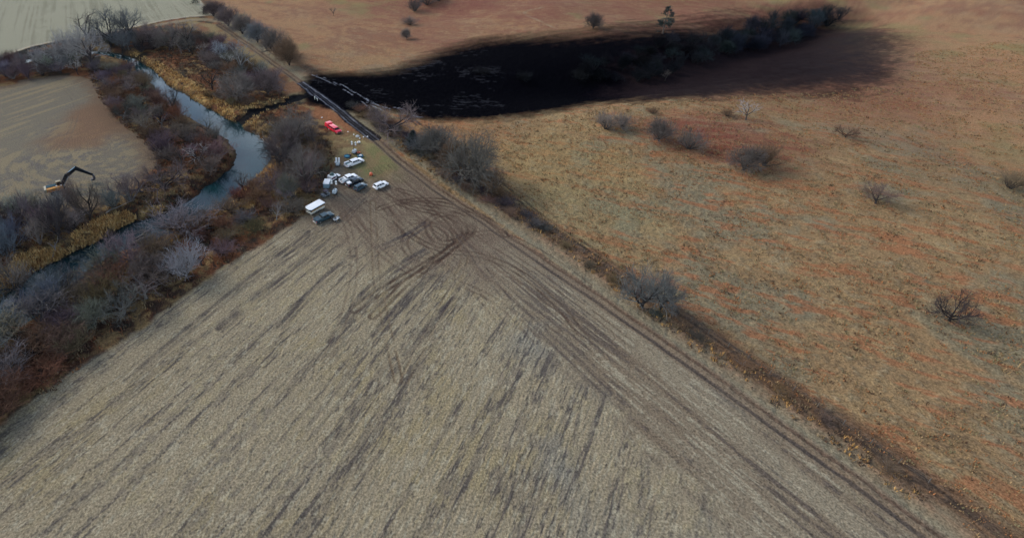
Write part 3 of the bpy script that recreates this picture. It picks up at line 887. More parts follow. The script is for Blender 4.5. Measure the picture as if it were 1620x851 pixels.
def tree(kind, x, y, h, w, label, cat, group=None, c_tw=(0.11, 0.1, 0.11), c_tr=(0.07, 0.058, 0.055), var=None, lean=0.0):
    v = rnd.randrange(len(PROTO[kind])) if var is None else var
    mt, mc, h0, w0 = PROTO[kind][v]
    e = empty(NAMES[kind], (x, y, gz(x, y)), rnd.uniform(0, 6.28))
    e.scale = (w / w0, w / w0, h / h0)
    e.rotation_euler[0] = lean
    tag(e, label, cat, group)
    t = link_mesh('trunk', mt, None, e); cr = link_mesh('crown', mc, None, e)
    k = rnd.uniform(0.7, 1.22)
    t.color = (*[q_ * k for q_ in c_tr], 1); cr.color = (*[q_ * k for q_ in c_tw], 1)
    TREES.append((x, y, w))
    return e


GREY, PALE, PURP, REDB, BLUE, BROWN, DARK = (0.155, 0.132, 0.117), (0.27, 0.255, 0.245), (0.135, 0.104, 0.1), (0.165, 0.076, 0.05), (0.118, 0.124, 0.128), (0.14, 0.092, 0.06), (0.07, 0.062, 0.06)


def at_tree(kind, px, py, hpx, wpx, label, cat='tree', group=None, **kw):
    x, y = P(px, py); s = px_per_m((x, y))
    dep_ = math.atan2(H, math.hypot(x, y))
    return tree(kind, x, y, hpx / (s * math.cos(dep_)), wpx / s, label, cat, group, **kw)


# single trees one can point at: base pixel, height and width in photo pixels
at_tree('snag', 136, 66, 44, 46, 'dark twisted tree leaning left above the pale field at upper left', c_tw=GREY, c_tr=(0.04, 0.035, 0.035), var=0)
at_tree('cottonwood', 176, 74, 56, 60, 'tall fan shaped bare tree at the bend in the top of the creek', c_tw=BLUE, c_tr=(0.04, 0.035, 0.035), var=0)
at_tree('cottonwood', 212, 72, 54, 52, 'tall dark bare tree right beside the fan shaped one at the creek bend', c_tw=BLUE, c_tr=(0.04, 0.035, 0.035), var=1)
at_tree('spreading', 114, 102, 54, 60, 'wide grey tree at the left end of the wooded creek bend', c_tw=PALE, c_tr=(0.09, 0.08, 0.075), var=0)
at_tree('cottonwood', 192, 84, 44, 50, 'lower bare tree filling the gap below the two tall creek bend trees', c_tw=BLUE, c_tr=(0.05, 0.045, 0.045), var=1)
at_tree('spreading', 84, 112, 40, 56, 'pale spreading tree farthest left above the round field', c_tw=PALE, c_tr=(0.1, 0.09, 0.085), var=1)
at_tree('spreading', 240, 76, 36, 50, 'low dark tree right of the tall pair, above the golden bank', c_tw=PURP, c_tr=(0.05, 0.045, 0.045), var=2)
at_tree('cottonwood', 149, 110, 60, 60, 'large pale many limbed tree in front of the tall pair at the bend', c_tw=PALE, c_tr=(0.06, 0.05, 0.05), var=2)
at_tree('snag', 298, 72, 38, 52, 'gnarled bare tree with forking dark limbs below the upper lane', c_tw=GREY, c_tr=(0.035, 0.03, 0.03), var=1)
at_tree('spreading', 268, 80, 36, 48, 'grey bushy tree just left of the gnarled tree below the lane', c_tw=GREY, var=1)
at_tree('snag', 384, 118, 56, 46, 'slender pale tree with open limbs beside the road above the spill', c_tw=PALE, c_tr=(0.2, 0.19, 0.18), var=0)
at_tree('snag', 274, 180, 42, 44, 'small dark leafless tree at the water edge on the left creek bank', c_tw=DARK, c_tr=(0.03, 0.027, 0.027), var=1)
at_tree('snag', 336, 142, 28, 40, 'leaning dark tree among golden grass on the right creek bank', c_tw=DARK, c_tr=(0.035, 0.03, 0.03), var=0, lean=-0.3)
at_tree('round', 374, 158, 38, 52, 'round grey brush tree above the mouth of the oily gully', c_tw=GREY, var=0)
at_tree('round', 424, 150, 34, 48, 'low round tree between the oily gully and the road', c_tw=PURP, var=1)
at_tree('spreading', 472, 240, 62, 74, 'large spreading bare tree left of the red truck', c_tw=GREY, c_tr=(0.05, 0.044, 0.042), var=2)
at_tree('spreading', 448, 262, 52, 60, 'dark bare tree at the creek bend behind the large spreading one', c_tw=PURP, var=1)
at_tree('cottonwood', 486, 302, 66, 62, 'upright bare tree left of the parked equipment trailers', c_tw=GREY, c_tr=(0.05, 0.043, 0.04), var=0)
at_tree('spreading', 500, 262, 36, 36, 'small bare tree between the red truck and the equipment', c_tw=BROWN, var=0)
at_tree('snag', 386, 304, 32, 34, 'dark forked tree leaning over the creek below the wide pool', c_tw=DARK, c_tr=(0.03, 0.026, 0.026), var=1)
at_tree('spreading', 262, 300, 38, 66, 'dark sprawling tree at the right tip of the round field', c_tw=PURP, c_tr=(0.035, 0.03, 0.032), var=1)
at_tree('snag', 226, 304, 24, 56, 'bare limb tree reaching over the tip of the round field', c_tw=DARK, c_tr=(0.045, 0.04, 0.045), var=0, lean=0.5)
at_tree('brush', 286, 362, 32, 74, 'pale violet brush tree hanging over the creek narrows', c_tw=(0.17, 0.145, 0.15), var=0)
at_tree('brush', 294, 436, 44, 58, 'silvery pale bush at the edge of the foreground field', c_tw=(0.2, 0.195, 0.205), var=1)
at_tree('spreading', 1014, 486, 62, 80, 'round grey tree on the fence line at lower right', c_tw=(0.13, 0.135, 0.13), c_tr=(0.03, 0.027, 0.027), var=0)
at_tree('spreading', 1044, 488, 46, 50, 'smaller grey tree touching the round one on the fence line', c_tw=(0.14, 0.14, 0.135), c_tr=(0.05, 0.045, 0.042), var=2)
at_tree('spreading', 618, 208, 36, 76, 'wide dark bare tree at the lower edge of the oil', c_tw=PURP, c_tr=(0.035, 0.03, 0.032), var=1)
at_tree('round', 690, 248, 42, 60, 'first round grey tree of the roadside hedgerow below the oil', c_tw=(0.12, 0.115, 0.105), var=1)
at_tree('round', 740, 288, 66, 88, 'largest round bare tree of the roadside hedgerow', c_tw=(0.115, 0.105, 0.09), var=0)
at_tree('round', 712, 272, 44, 50, 'round tree squeezed between the two large hedgerow trees', c_tw=BROWN, var=2)
at_tree('spreading', 778, 306, 38, 40, 'small tree at the lower end of the roadside hedgerow', c_tw=BROWN, c_tr=(0.1, 0.09, 0.075), var=0)
at_tree('brush', 662, 240, 26, 36, 'low bush at the foot of the cedar in the hedgerow', c_tw=BLUE, var=2)
# far hedgerow by the upper road
for a in ((338, 26, 22, 40, 'first round bush at the top of the far hedgerow', PURP), (362, 42, 28, 36, 'second bush down the far hedgerow', PURP), (384, 54, 28, 40, 'third bush of the far hedgerow, grey brown', GREY),
          (408, 68, 30, 38, 'fourth bush of the far hedgerow, just above the widest pair', BLUE), (436, 88, 38, 46, 'dark round tree near the lower end of the far hedgerow', GREY), (458, 104, 40, 42, 'last tree of the far hedgerow nearest the oil', BROWN)):
    at_tree('round', a[0], a[1], a[2], a[3], a[4], 'tree', 'far hedgerow along the upper road', c_tw=a[5], c_tr=(0.05, 0.042, 0.04))
# scattered in the pasture
for a in (('snag', 528, 26, 14, 16, 'lone tiny tree high in the upper pasture', GREY), ('brush', 648, 40, 11, 20, 'upper of two low bushes in the upper pasture', GREY), ('round', 643, 62, 15, 17, 'lower of two small trees in the upper pasture', GREY),
          ('round', 938, 46, 22, 26, 'round dark tree alone on the red hillside', DARK), ('brush', 656, 18, 18, 22, 'dark bush at the lower end of the gully on the top edge', DARK), ('brush', 676, 8, 16, 26, 'dark bush higher up the gully on the top edge', DARK),
          ('brush', 694, 2, 12, 22, 'topmost dark bush of the gully on the top edge', DARK),
          ('brush', 958, 204, 24, 36, 'wide leafless bush below the oil in the right pasture', GREY), ('brush', 984, 203, 20, 26, 'smaller bush touching the wide one below the oil', GREY), ('round', 1042, 224, 32, 44, 'round bare bush at the foot of the red slope', GREY),
          ('brush', 1090, 236, 28, 34, 'bush standing right of the round one on the red slope', GREY), ('brush', 1032, 180, 8, 16, 'very low scrub above the round bush', BROWN), ('snag', 1180, 190, 26, 34, 'pale leaning leafless tree near the right side of the pasture', PALE),
          ('brush', 1150, 184, 9, 18, 'flat scrub beside the pale leaning tree', BROWN), ('round', 1176, 270, 36, 48, 'dark bush at the right side of the pasture below the red slope', GREY), ('brush', 1208, 262, 30, 40, 'bush just beyond the dark one to the right', BROWN),
          ('snag', 1052, 128, 16, 14, 'small pale tree in the blackened grass', GREY)):
    at_tree(a[0], a[1], a[2], a[3], a[4], a[5], 'bush' if a[0] == 'brush' else 'tree', c_tw=a[6], c_tr=(0.06, 0.05, 0.045))


# thickets, scattered in world metres inside traced patches
def poisson(poly, gap, n_max=400, tries=4000, seed=1, margin=1.0):
    g = np.random.default_rng(seed); A = np.array(poly); lo, hi = A.min(0), A.max(0); out = []
    c = g.uniform(lo, hi, (tries, 2)); ok = inside(c[:, 0], c[:, 1], poly)
    c = c[ok]
    if len(c):
        sdk = sdist(c[:, 0], c[:, 1], CREEK, 30); c = c[sdk > margin]
        c = c[polyline_dist(c[:, 0], c[:, 1], CHAN)[0] > 7.0]
    for p in c:
        if all((p[0] - q[0]) ** 2 + (p[1] - q[1]) ** 2 > gap * gap for q in out):
            out.append(tuple(p))
            if len(out) >= n_max: break
    return out


PATCH = [
    # poly(px), gap m, [(kind, colour, trunk)], h range, w range, label, cat, group
    ([(-80, 135), (-80, 112), (60, 92), (135, 92), (160, 112), (120, 120), (40, 124)], 6.0, [('sapling', BLUE), ('brush', PURP)], (5, 7.5), (6, 8.5), 'brush above the round field', 'bush', 'brush belt above the round field'),
    ([(150, 62), (235, 62), (250, 82), (190, 84), (150, 84)], 5.5, [('brush', DARK), ('sapling', GREY)], (4, 7), (6, 8), 'brush under the creek bend trees', 'bush', 'brush at the creek bend'),
    ([(165, 105), (200, 112), (235, 142), (262, 168), (290, 200), (340, 215), (362, 245), (350, 268), (300, 268), (262, 262), (250, 230), (225, 210), (190, 190), (176, 160), (160, 135)], 5.9, [('brush', PURP), ('brush', REDB), ('sapling', GREY), ('brush', BROWN), ('brush', PURP), ('sapling', PURP)], (3.5, 6.5), (6, 9), 'shrub between round field and creek', 'bush', 'shrubs between the round field and the creek'),
    ([(250, 60), (320, 56), (350, 70), (395, 108), (440, 124), (448, 136), (425, 142), (375, 128), (330, 104), (285, 80), (255, 74)], 5.9, [('brush', PURP), ('sapling', GREY), ('brush', GREY), ('brush', BROWN)], (3.5, 7), (6, 9.5), 'shrub between golden bank and road', 'bush', 'shrubs between the golden bank and the upper road'),
    ([(330, 152), (372, 158), (400, 160), (385, 172), (352, 168)], 5.5, [('brush', BROWN)], (2.5, 4), (4, 6), 'shrub above the oily gully', 'bush', 'shrubs above the oily gully'),
    ([(425, 214), (450, 204), (480, 208), (503, 240), (500, 275), (490, 304), (475, 318), (450, 318), (425, 300), (440, 262), (438, 225)], 6.0, [('brush', PURP), ('sapling', GREY), ('brush', BROWN), ('round', GREY)], (4, 8), (6.5, 9.5), 'shrub between creek pool and vehicles', 'bush', 'shrubs between the creek pool and the vehicles'),
    ([(280, 352), (340, 340), (400, 300), (450, 312), (478, 326), (450, 352), (400, 380), (350, 408), (310, 440), (270, 452), (240, 420), (235, 400)], 5.8, [('brush', REDB), ('brush', BROWN), ('brush', PURP), ('brush', REDB)], (2.5, 4.6), (5.5, 8), 'shrub between creek and foreground field', 'bush', 'reddish shrubs between the creek and the foreground field'),
    ([(-60, 350), (0, 340), (60, 338), (120, 330), (175, 322), (210, 318), (196, 332), (140, 352), (100, 380), (40, 396), (-60, 440)], 4.6, [('sapling', GREY), ('sapling', PALE), ('brush', BLUE), ('sapling', PURP), ('brush', PURP)], (6, 10), (5, 7.5), 'tree below the excavator', 'tree', 'thin trees below the excavator'),
    ([(190, 405), (250, 400), (262, 430), (240, 470), (190, 500), (150, 516), (90, 560), (20, 620), (-60, 700), (-60, 640), (60, 545), (110, 490), (150, 445)], 5.5, [('round', GREY), ('brush', GREY), ('brush', BROWN), ('round', BROWN)], (4, 7.5), (7, 11), 'bush beside the lower creek', 'bush', 'rounded bushes beside the lower creek'),
    ([(-120, 560), (-60, 505), (0, 462), (50, 442), (90, 440), (110, 450), (80, 500), (20, 545), (-20, 570), (-120, 650)], 4.2, [('sapling', BLUE), ('brush', BLUE), ('sapling', GREY)], (5.5, 9), (6, 9), 'brush over the lowest creek', 'bush', 'blue grey brush over the lower creek'),
    ([(930, 112), (1000, 92), (1040, 72), (1100, 72), (1150, 66), (1210, 44), (1280, 26), (1330, 30), (1250, 72), (1160, 88), (1090, 104), (1040, 130), (960, 132), (900, 120)], 7.0, [('round', (0.013, 0.018, 0.024)), ('brush', (0.012, 0.015, 0.02)), ('round', (0.022, 0.028, 0.036)), ('sapling', (0.02, 0.025, 0.032)), ('spreading', (0.024, 0.03, 0.037))], (5, 11), (6, 11), 'tree in the wooded draw', 'tree', 'dark trees in the wooded draw'),
    ([(740, 110), (800, 120), (930, 125), (930, 140), (800, 135)], 18, [('brush', (0.009, 0.01, 0.012))], (2.5, 4), (7, 10), 'oiled bush inside the spill', 'bush', 'blackened bushes in the spill'),
    ([(640, 232), (668, 226), (720, 262), (790, 312), (850, 352), (845, 362), (780, 326), (700, 280)], 4.6, [('brush', BROWN), ('brush', DARK)], (1.4, 2.6), (3.5, 5.5), 'scrub under the roadside hedgerow', 'bush', 'scrub under the roadside hedgerow'),
    ([(850, 352), (900, 384), (960, 428), (1010, 466), (1100, 524), (1250, 626), (1450, 766), (1460, 790), (1240, 636), (1000, 474), (900, 402)], 6.5, [('brush', BROWN), ('brush', DARK)], (0.9, 1.8), (2.6, 4.2), 'scrub along the fence line', 'bush', 'scrub along the fence line'),
    ([(555, 168), (600, 184), (640, 205), (650, 222), (610, 216), (580, 196)], 5.0, [('brush', DARK), ('brush', BROWN)], (1.5, 3), (4, 6.5), 'scrub beside the flooded road', 'bush', 'scrub beside the flooded road'),
    ([(1180, 480), (1400, 560), (1700, 700), (1700, 300), (1400, 200), (1260, 230), (1230, 330)], 42, [('spreading', GREY), ('brush', BROWN), ('spreading', BROWN)], (4, 7), (6, 9), 'bush on the right hand pasture', 'bush', 'bushes scattered over the right pasture'),
    ([(-150, 900), (-160, 760), (-60, 690), (60, 600), (130, 545), (100, 575), (0, 660), (-60, 760)], 6.0, [('brush', REDB), ('brush', BROWN), ('round', GREY)], (3, 5.5), (6, 9), 'bush on the creek bank below the foreground field', 'bush', 'brown bushes on the lowest creek bank'),
]
CN = {GREY: 'grey', PALE: 'pale grey', PURP: 'purple grey', REDB: 'reddish brown', BLUE: 'blue grey', BROWN: 'brown', DARK: 'dark'}


def label_for(where, kd, h, hr, p):
    shape = {'brush': 'low spreading', 'sapling': 'upright many stemmed', 'round': 'round crowned', 'snag': 'open limbed', 'spreading': 'single trunked'}[kd[0]]
    sz = 'taller' if h > (hr[0] + hr[1]) / 2 else 'smaller'
    dw = float(sdist(np.array([p[0]]), np.array([p[1]]), CREEK, 30)[0])
    edge = ' close to the water' if dw < 6 else ''
    return f"{sz} {shape} {CN.get(kd[1], 'blackish')} {where}{edge}"


for i, (poly, gap, kinds, hr, wr, label, cat, group) in enumerate(PATCH):
    W_ = PL(poly)
    for p in poisson(W_, gap, 75, 6000, 200 + i, -2.0 if i == 9 else (1.5 if i == 7 else 3.0)):
        kd = rnd.choice(kinds)
        hh_ = rnd.uniform(*hr); ww_ = rnd.uniform(*wr)
        if cat != 'bush' or hr[1] >= 4.5:
            if rnd.random() < 0.16 and 'draw' not in label: kd = (rnd.choice(('snag', 'spreading')), rnd.choice((PALE, GREY, GREY, DARK))); hh_ = hr[1] * rnd.uniform(1.0, 1.4); ww_ = wr[1] * rnd.uniform(0.85, 1.1)
        if 'draw' in label:
            k_ = 0.4 + 0.6 * float(sstep(130, 230, np.array(p[0]))); kd = (kd[0], tuple(c_ * k_ for c_ in kd[1])); hh_ *= 0.7 + 0.3 * k_; ww_ *= 0.8 + 0.2 * k_
        tree(kd[0], p[0], p[1], hh_, ww_, label_for(label, kd, hh_, hr, p), cat, group, c_tw=tuple(c_ * rnd.uniform(0.85, 1.15) for c_ in kd[1]), c_tr=(0.015, 0.015, 0.017) if 'draw' in label or 'spill' in label else rnd.choice(((0.05, 0.042, 0.04), (0.035, 0.03, 0.03), (0.17, 0.155, 0.145))))


# evergreens: whorls of drooping sprays round a straight trunk
def cedar(px, py, hpx, wpx, label, seed, open_=0.0):
    x, y = P(px, py); s = px_per_m((x, y)); h = hpx / s; w = wpx / s
    g = np.random.default_rng(seed)
    e = empty('cedar_tree', (x, y, gz(x, y))); tag(e, label, 'tree')
    t = MB().tube((0, 0, -0.3), (0, 0, h * 0.92), 0.03 * h, 0.005 * h, 7).build('trunk', mat('cedar_bark', (0.07, 0.05, 0.04), 0.9), e)
    tw = []
    for k in range(1500):
        f = g.uniform(0.06, 1) ** 0.9
        if open_ and vnoise(np.array([f * 5.0]), np.array([(k % 5) * 3.7]), seed)[0] < open_: continue
        f0_ = f
        r = w / 2 * (1.03 - f) ** (0.45 if open_ else 0.75) * g.uniform(0.35, 1.0) * (1 + 0.25 * math.sin(f * 25 + seed)); a = g.uniform(0, 6.28) if not open_ else (k % 5) * 1.26 + g.normal(0, 0.45)
        c = np.array([math.cos(a) * r, math.sin(a) * r, f * h])
        d_ = unit(np.array([math.cos(a), math.sin(a), g.uniform(-0.2, 0.8)]) + g.normal(0, 0.3, 3))
        tw.append((c, c + d_ * 0.09 * h * g.uniform(0.6, 1.2), 0.013 * h))
    me = seg_mesh('crown', [], tw); me.materials.append(mat('cedar_needles', (0.014, 0.022, 0.018), 0.8, var=0.35, scale=2)); link_mesh('crown', me, None, e)


cedar(310, 7, 12, 16, 'dark evergreen on the top edge above the far hedgerow', 5)
cedar(325, 24, 13, 9, 'small dark evergreen at the left end of the far hedgerow', 6)
cedar(652, 236, 32, 24, 'dark green cedar at the head of the roadside hedgerow', 7)
cedar(1048, 54, 42, 26, 'tall ragged evergreen standing above the wooded draw', 8, 0.5)


# fallen timber in and beside the creek
def fallen(px, py, qx, qy, r, n, label, seed, c_=(0.24, 0.21, 0.18)):
    a, b = P(px, py), P(qx, qy); g = np.random.default_rng(seed)
    za, zb_ = max(gz(*a), WATER_Z) + r * 0.6, max(gz(*b), WATER_Z) + r * 0.8
    p, q_ = np.array([*a, za]), np.array([*b, zb_ + 0.3]); L_ = np.linalg.norm(q_ - p); segs = []; tw = []
    pts = [p + (q_ - p) * t + np.append(g.normal(0, 0.03 * L_, 2), 0.02 * L_ * math.sin(t * 3)) * (0 < t < 1) for t in np.linspace(0, 1, 6)]
    for i in range(5): segs.append((pts[i], pts[i + 1], r * (1 - 0.15 * i), r * (1 - 0.15 * (i + 1)), 6))
    log, br = segs, []
    for k in range(n):
        t = g.uniform(0.25, 1) * 4.99; i = int(t); o = pts[i] + (pts[i + 1] - pts[i]) * (t - i)
        d_ = unit(unit(q_ - p) * 0.7 + g.normal(0, 0.6, 3) + [0, 0, 0.35]); ln = L_ * g.uniform(0.15, 0.35)
        e_ = o + d_ * ln; br.append((o, e_, r * 0.35, r * 0.12, 3))
        for _ in range(8):
            f = g.uniform(0.3, 1); o2 = o + d_ * ln * f; tw.append((o2, o2 + unit(d_ + g.normal(0, 0.6, 3)) * ln * 0.4, 0.03))
    e = empty('fallen_tree', tuple(p)); tag(e, label, 'fallen tree')
    m_ = mat('weathered_wood', c_, 0.85, var=0.25, scale=1.5)
    for nm, S, T in (('log', log, []), ('branch', br, tw)):
        S = [(s[0] - p, s[1] - p, *s[2:]) for s in S]; T = [(s[0] - p, s[1] - p, s[2]) for s in T]
        me = seg_mesh(nm, S, T); me.materials.append(m_); link_mesh(nm, me, None, e)


fallen(202, 378, 232, 366, 0.4, 10, 'pale fallen log lying across the dark lower creek', 1)
fallen(212, 368, 238, 352, 0.22, 14, 'pale branchy deadfall in the creek just above the fallen log', 2)
fallen(446, 236, 408, 214, 0.32, 9, 'dark fallen tree reaching from the right bank into the wide pool', 3, (0.08, 0.065, 0.055))
fallen(270, 374, 340, 362, 0.2, 8, 'long pale dead branch lying along the near bank', 4)
fallen(80, 402, 92, 378, 0.3, 6, 'pale stump and branches on the golden lower left bank', 5)
fallen(168, 338, 214, 318, 0.2, 3, 'dark log lying in the ditch right of the excavator', 6, (0.05, 0.042, 0.036))


# ------------------------------------------------------------------ ground cover nobody could count
def tufts(name, pts, hgt, wid, cols, blades, label_kind='dry_grass', seed=3):
    g = np.random.default_rng(seed); n = len(pts)
    if not n: return
    pts = np.asarray(pts); z = ground_h(pts[:, 0], pts[:, 1])
    ok = z > WATER_Z + 0.15
    pts, z = pts[ok], z[ok]; n = len(pts)
    hs = hgt * g.uniform(0.5, 1.4, n); ws = wid * g.uniform(0.6, 1.3, n); ci = g.integers(0, len(cols), n)
    V, T = [], []
    for k in range(blades):
        a = g.uniform(0, 6.28, n); r = ws * 0.5 * g.uniform(0, 1, n) ** 0.6
        bx, by = pts[:, 0] + np.cos(a) * r, pts[:, 1] + np.sin(a) * r
        t = a + 1.57 + g.normal(0, 0.6, n); bw = ws * 0.16
        lean = 0.35 * hs * g.uniform(0.2, 1.3, n)
        v = np.stack([np.stack([bx - np.cos(t) * bw, by - np.sin(t) * bw, z - 0.08], 1), np.stack([bx + np.cos(t) * bw, by + np.sin(t) * bw, z - 0.08], 1),
                      np.stack([bx + np.cos(a) * bw * 1.3, by + np.sin(a) * bw * 1.3, z - 0.08], 1),
                      np.stack([bx + np.cos(a) * lean, by + np.sin(a) * lean, z + hs * g.uniform(0.6, 1.1, n)], 1)], 1)
        V.append(v.reshape(-1, 3)); c_ = np.array(cols)[ci] * g.uniform(0.75, 1.25, n)[:, None]
        T.append(np.repeat(c_, 4, 0))
    V = np.concatenate(V); T = np.concatenate(T); m = len(V) // 4; i = np.arange(m)[:, None] * 4
    fs = np.concatenate([np.concatenate([i + a_, i + b_, i + 3], 1) for a_, b_ in ((0, 1), (1, 2), (2, 0))])
    me = np_mesh(name, V, fs); tone(me, T)
    o = link_mesh(name, me, TUFT); tag(o, kind='stuff')
    return o


TUFT = attr_mat('dry_stalks', 0.9, 0.04, 0, 2.0, 0.2)


def scatter(poly, n, seed, noise_scale=None, thr=0.0, zone=None, marg=0.6):
    g = np.random.default_rng(seed); A = np.array(poly); lo, hi = A.min(0), A.max(0)
    c = g.uniform(lo, hi, (n, 2)); c = c[inside(c[:, 0], c[:, 1], poly)]
    sdk = sdist(c[:, 0], c[:, 1], CREEK, 30); c = c[sdk > marg]; c = c[polyline_dist(c[:, 0], c[:, 1], CHAN)[0] + 1.8 * fbm(c[:, 0], c[:, 1], 3.2, 3, 43) > 3.4]; c = c[sdist(c[:, 0], c[:, 1], OIL, 30) > 1]
    if noise_scale: c = c[fbm(c[:, 0], c[:, 1], noise_scale, 3, seed) > thr]
    return c


GOLDC = [(0.56, 0.36, 0.14), (0.46, 0.27, 0.1), (0.34, 0.19, 0.075), (0.6, 0.42, 0.19)]
RUST = [(0.17, 0.072, 0.036), (0.1, 0.048, 0.03), (0.2, 0.095, 0.045), (0.07, 0.042, 0.03)]
LITTER = [(0.1, 0.06, 0.04), (0.06, 0.045, 0.036), (0.15, 0.1, 0.06), (0.2, 0.15, 0.085)]
gp = np.concatenate([scatter(GOLD, 9000, 301), scatter(GOLD2, 12000, 302, 6, -0.1), scatter(GOLD3, 14000, 303, 5, 0.0)])
tufts('golden_grass', gp, 0.9, 1.5, GOLDC, 5, seed=11)
WL = PL([(130, 100), (200, 110), (240, 140), (290, 200), (345, 215), (368, 245), (350, 275), (290, 310), (240, 330), (180, 360), (100, 400), (0, 460), (-60, 500), (-60, 400), (0, 372), (80, 352), (160, 335), (215, 300), (246, 270), (244, 240), (200, 203), (160, 160)])
WR = PL([(240, 70), (330, 60), (440, 130), (470, 165), (530, 235), (520, 285), (480, 342), (400, 392), (330, 438), (232, 512), (120, 586), (60, 640), (60, 560), (190, 430), (240, 400), (300, 360), (370, 315), (430, 262), (432, 225), (370, 180), (300, 130), (240, 100)])
rp_ = np.concatenate([scatter(WL, 16000, 311), scatter(WR, 16000, 312)])
tufts('rust_weeds', rp_, 0.8, 1.1, RUST + LITTER, 4, seed=12)
VG = PL([(610, 222), (660, 258), (710, 292), (770, 322), (850, 368), (930, 428), (1010, 488), (1120, 566), (1450, 800), (1470, 780), (1120, 536), (1020, 466), (940, 404), (850, 338), (770, 298), (700, 262), (640, 222)])
tufts('verge_weeds', scatter(VG, 22000, 321, 4, -0.35), 0.6, 0.8, LITTER + GOLDC[1:3] + [(0.22, 0.14, 0.09)], 4, seed=13)
# pasture tussocks near enough to show
PT = PL([(700, 195), (900, 172), (1200, 110), (1640, 60), (1700, 1020), (1500, 800), (1120, 530), (860, 350), (790, 300), (760, 250), (660, 196)])
tp = scatter(PT, 90000, 331, 6, -0.3); tp = tp[sdist(tp[:, 0], tp[:, 1], DARK2, 30) > 4]; tp = tp[sdist(tp[:, 0], tp[:, 1], OIL, 30) > 6]
tufts('pasture_tussocks', tp, 0.42, 0.75, [(0.3, 0.13, 0.055), (0.31, 0.21, 0.105), (0.2, 0.17, 0.09), (0.09, 0.055, 0.035), (0.26, 0.17, 0.085)], 3, seed=14)
#STUBBLE
# ------------------------------------------------------------------ vehicles and equipment
GLASS = mat('vehicle_glass', (0.012, 0.018, 0.022), 0.08, 0, 0.1, 3)
TYRE = mat('tyre_rubber', (0.012, 0.012, 0.012), 0.8)
RIM = mat('wheel_alloy', (0.3, 0.3, 0.31), 0.35, 0.8)
TRIM = mat('black_trim', (0.02, 0.02, 0.022), 0.6)
LAMP = mat('lamp_lens', (0.7, 0.7, 0.68), 0.2)
TAIL = mat('tail_lens', (0.35, 0.02, 0.015), 0.3)


def wheels(e, xs, hw, r=0.39, w=0.28):
    for x in xs:
        for s in (-1, 1):
            y = s * (hw - w / 2 + 0.03)
            t = MB().tube((x, y - w / 2, r), (x, y + w / 2, r), r, n=18).build('wheel', TYRE, e, smooth=False)
            MB().tube((x, y + s * (w / 2 + 0.006) - 0.02, r), (x, y + s * (w / 2 + 0.006) + 0.02, r), r * 0.6, n=14).build('rim', RIM, t)


def glass_set(e, b, t, wind=True):
    """dark panes a little proud of a frustum cabin b -> t"""
    def lerp(k): return [b[i] + (t[i] - b[i]) * k for i in range(4)]
    lo, hi = lerp(0.12), lerp(0.86); o = 0.015
    for nm, i, sx in (('windshield', 1, 1), ('rear_window', 0, -1)):
        m = MB(); x0, x1 = lo[i] + sx * o, hi[i] + sx * o
        m.add([(x0, -lo[2] * 0.9, lo[3]), (x0, lo[2] * 0.9, lo[3]), (x1, hi[2] * 0.9, hi[3]), (x1, -hi[2] * 0.9, hi[3]),
               (x0 - sx * 0.03, -lo[2] * 0.9, lo[3]), (x0 - sx * 0.03, lo[2] * 0.9, lo[3]), (x1 - sx * 0.03, hi[2] * 0.9, hi[3]), (x1 - sx * 0.03, -hi[2] * 0.9, hi[3])],
              [(0, 1, 2, 3), (7, 6, 5, 4), (0, 4, 5, 1), (1, 5, 6, 2), (2, 6, 7, 3), (3, 7, 4, 0)])
        m.build(nm, GLASS, e)
    for s in (-1, 1):
        n_ = 2 if b[1] - b[0] < 3.2 else 3
        for k in range(n_):
            f0, f1 = (k + 0.06) / n_, (k + 0.94) / n_
            def X_(q, f): return q[0] + 0.12 + (q[1] - q[0] - 0.24) * f
            m = MB()
            v = [(X_(lo, f0), s * (lo[2] + o), lo[3]), (X_(lo, f1), s * (lo[2] + o), lo[3]), (X_(hi, f1), s * (hi[2] + o), hi[3]), (X_(hi, f0), s * (hi[2] + o), hi[3])]
            m.add(v + [(a_, y_ - s * 0.03, z_) for a_, y_, z_ in v], [(0, 1, 2, 3), (7, 6, 5, 4), (0, 4, 5, 1), (1, 5, 6, 2), (2, 6, 7, 3), (3, 7, 4, 0)])
            m.build('side_window', GLASS, e)


def lights(e, xf, xr, hw, z):
    for s in (-1, 1):
        MB().box(xf - 0.06, xf + 0.03, s * hw * 0.78 - 0.17, s * hw * 0.78 + 0.17, z - 0.08, z + 0.08).build('headlight', LAMP, e)
        MB().box(xr - 0.03, xr + 0.05, s * hw * 0.88 - 0.09, s * hw * 0.88 + 0.09, z - 0.05, z + 0.25).build('tail_light', TAIL, e)


def pose(name, rear, front, label, cat, group=None):
    a, b = P(*rear), P(*front)
    cx_, cy_ = (a[0] + b[0]) / 2, (a[1] + b[1]) / 2
    e = empty(name, (cx_, cy_, gz(cx_, cy_) - 0.02), math.atan2(b[1] - a[1], b[0] - a[0]))
    e.scale = (1.07,) * 3
    return tag(e, label, cat, group)


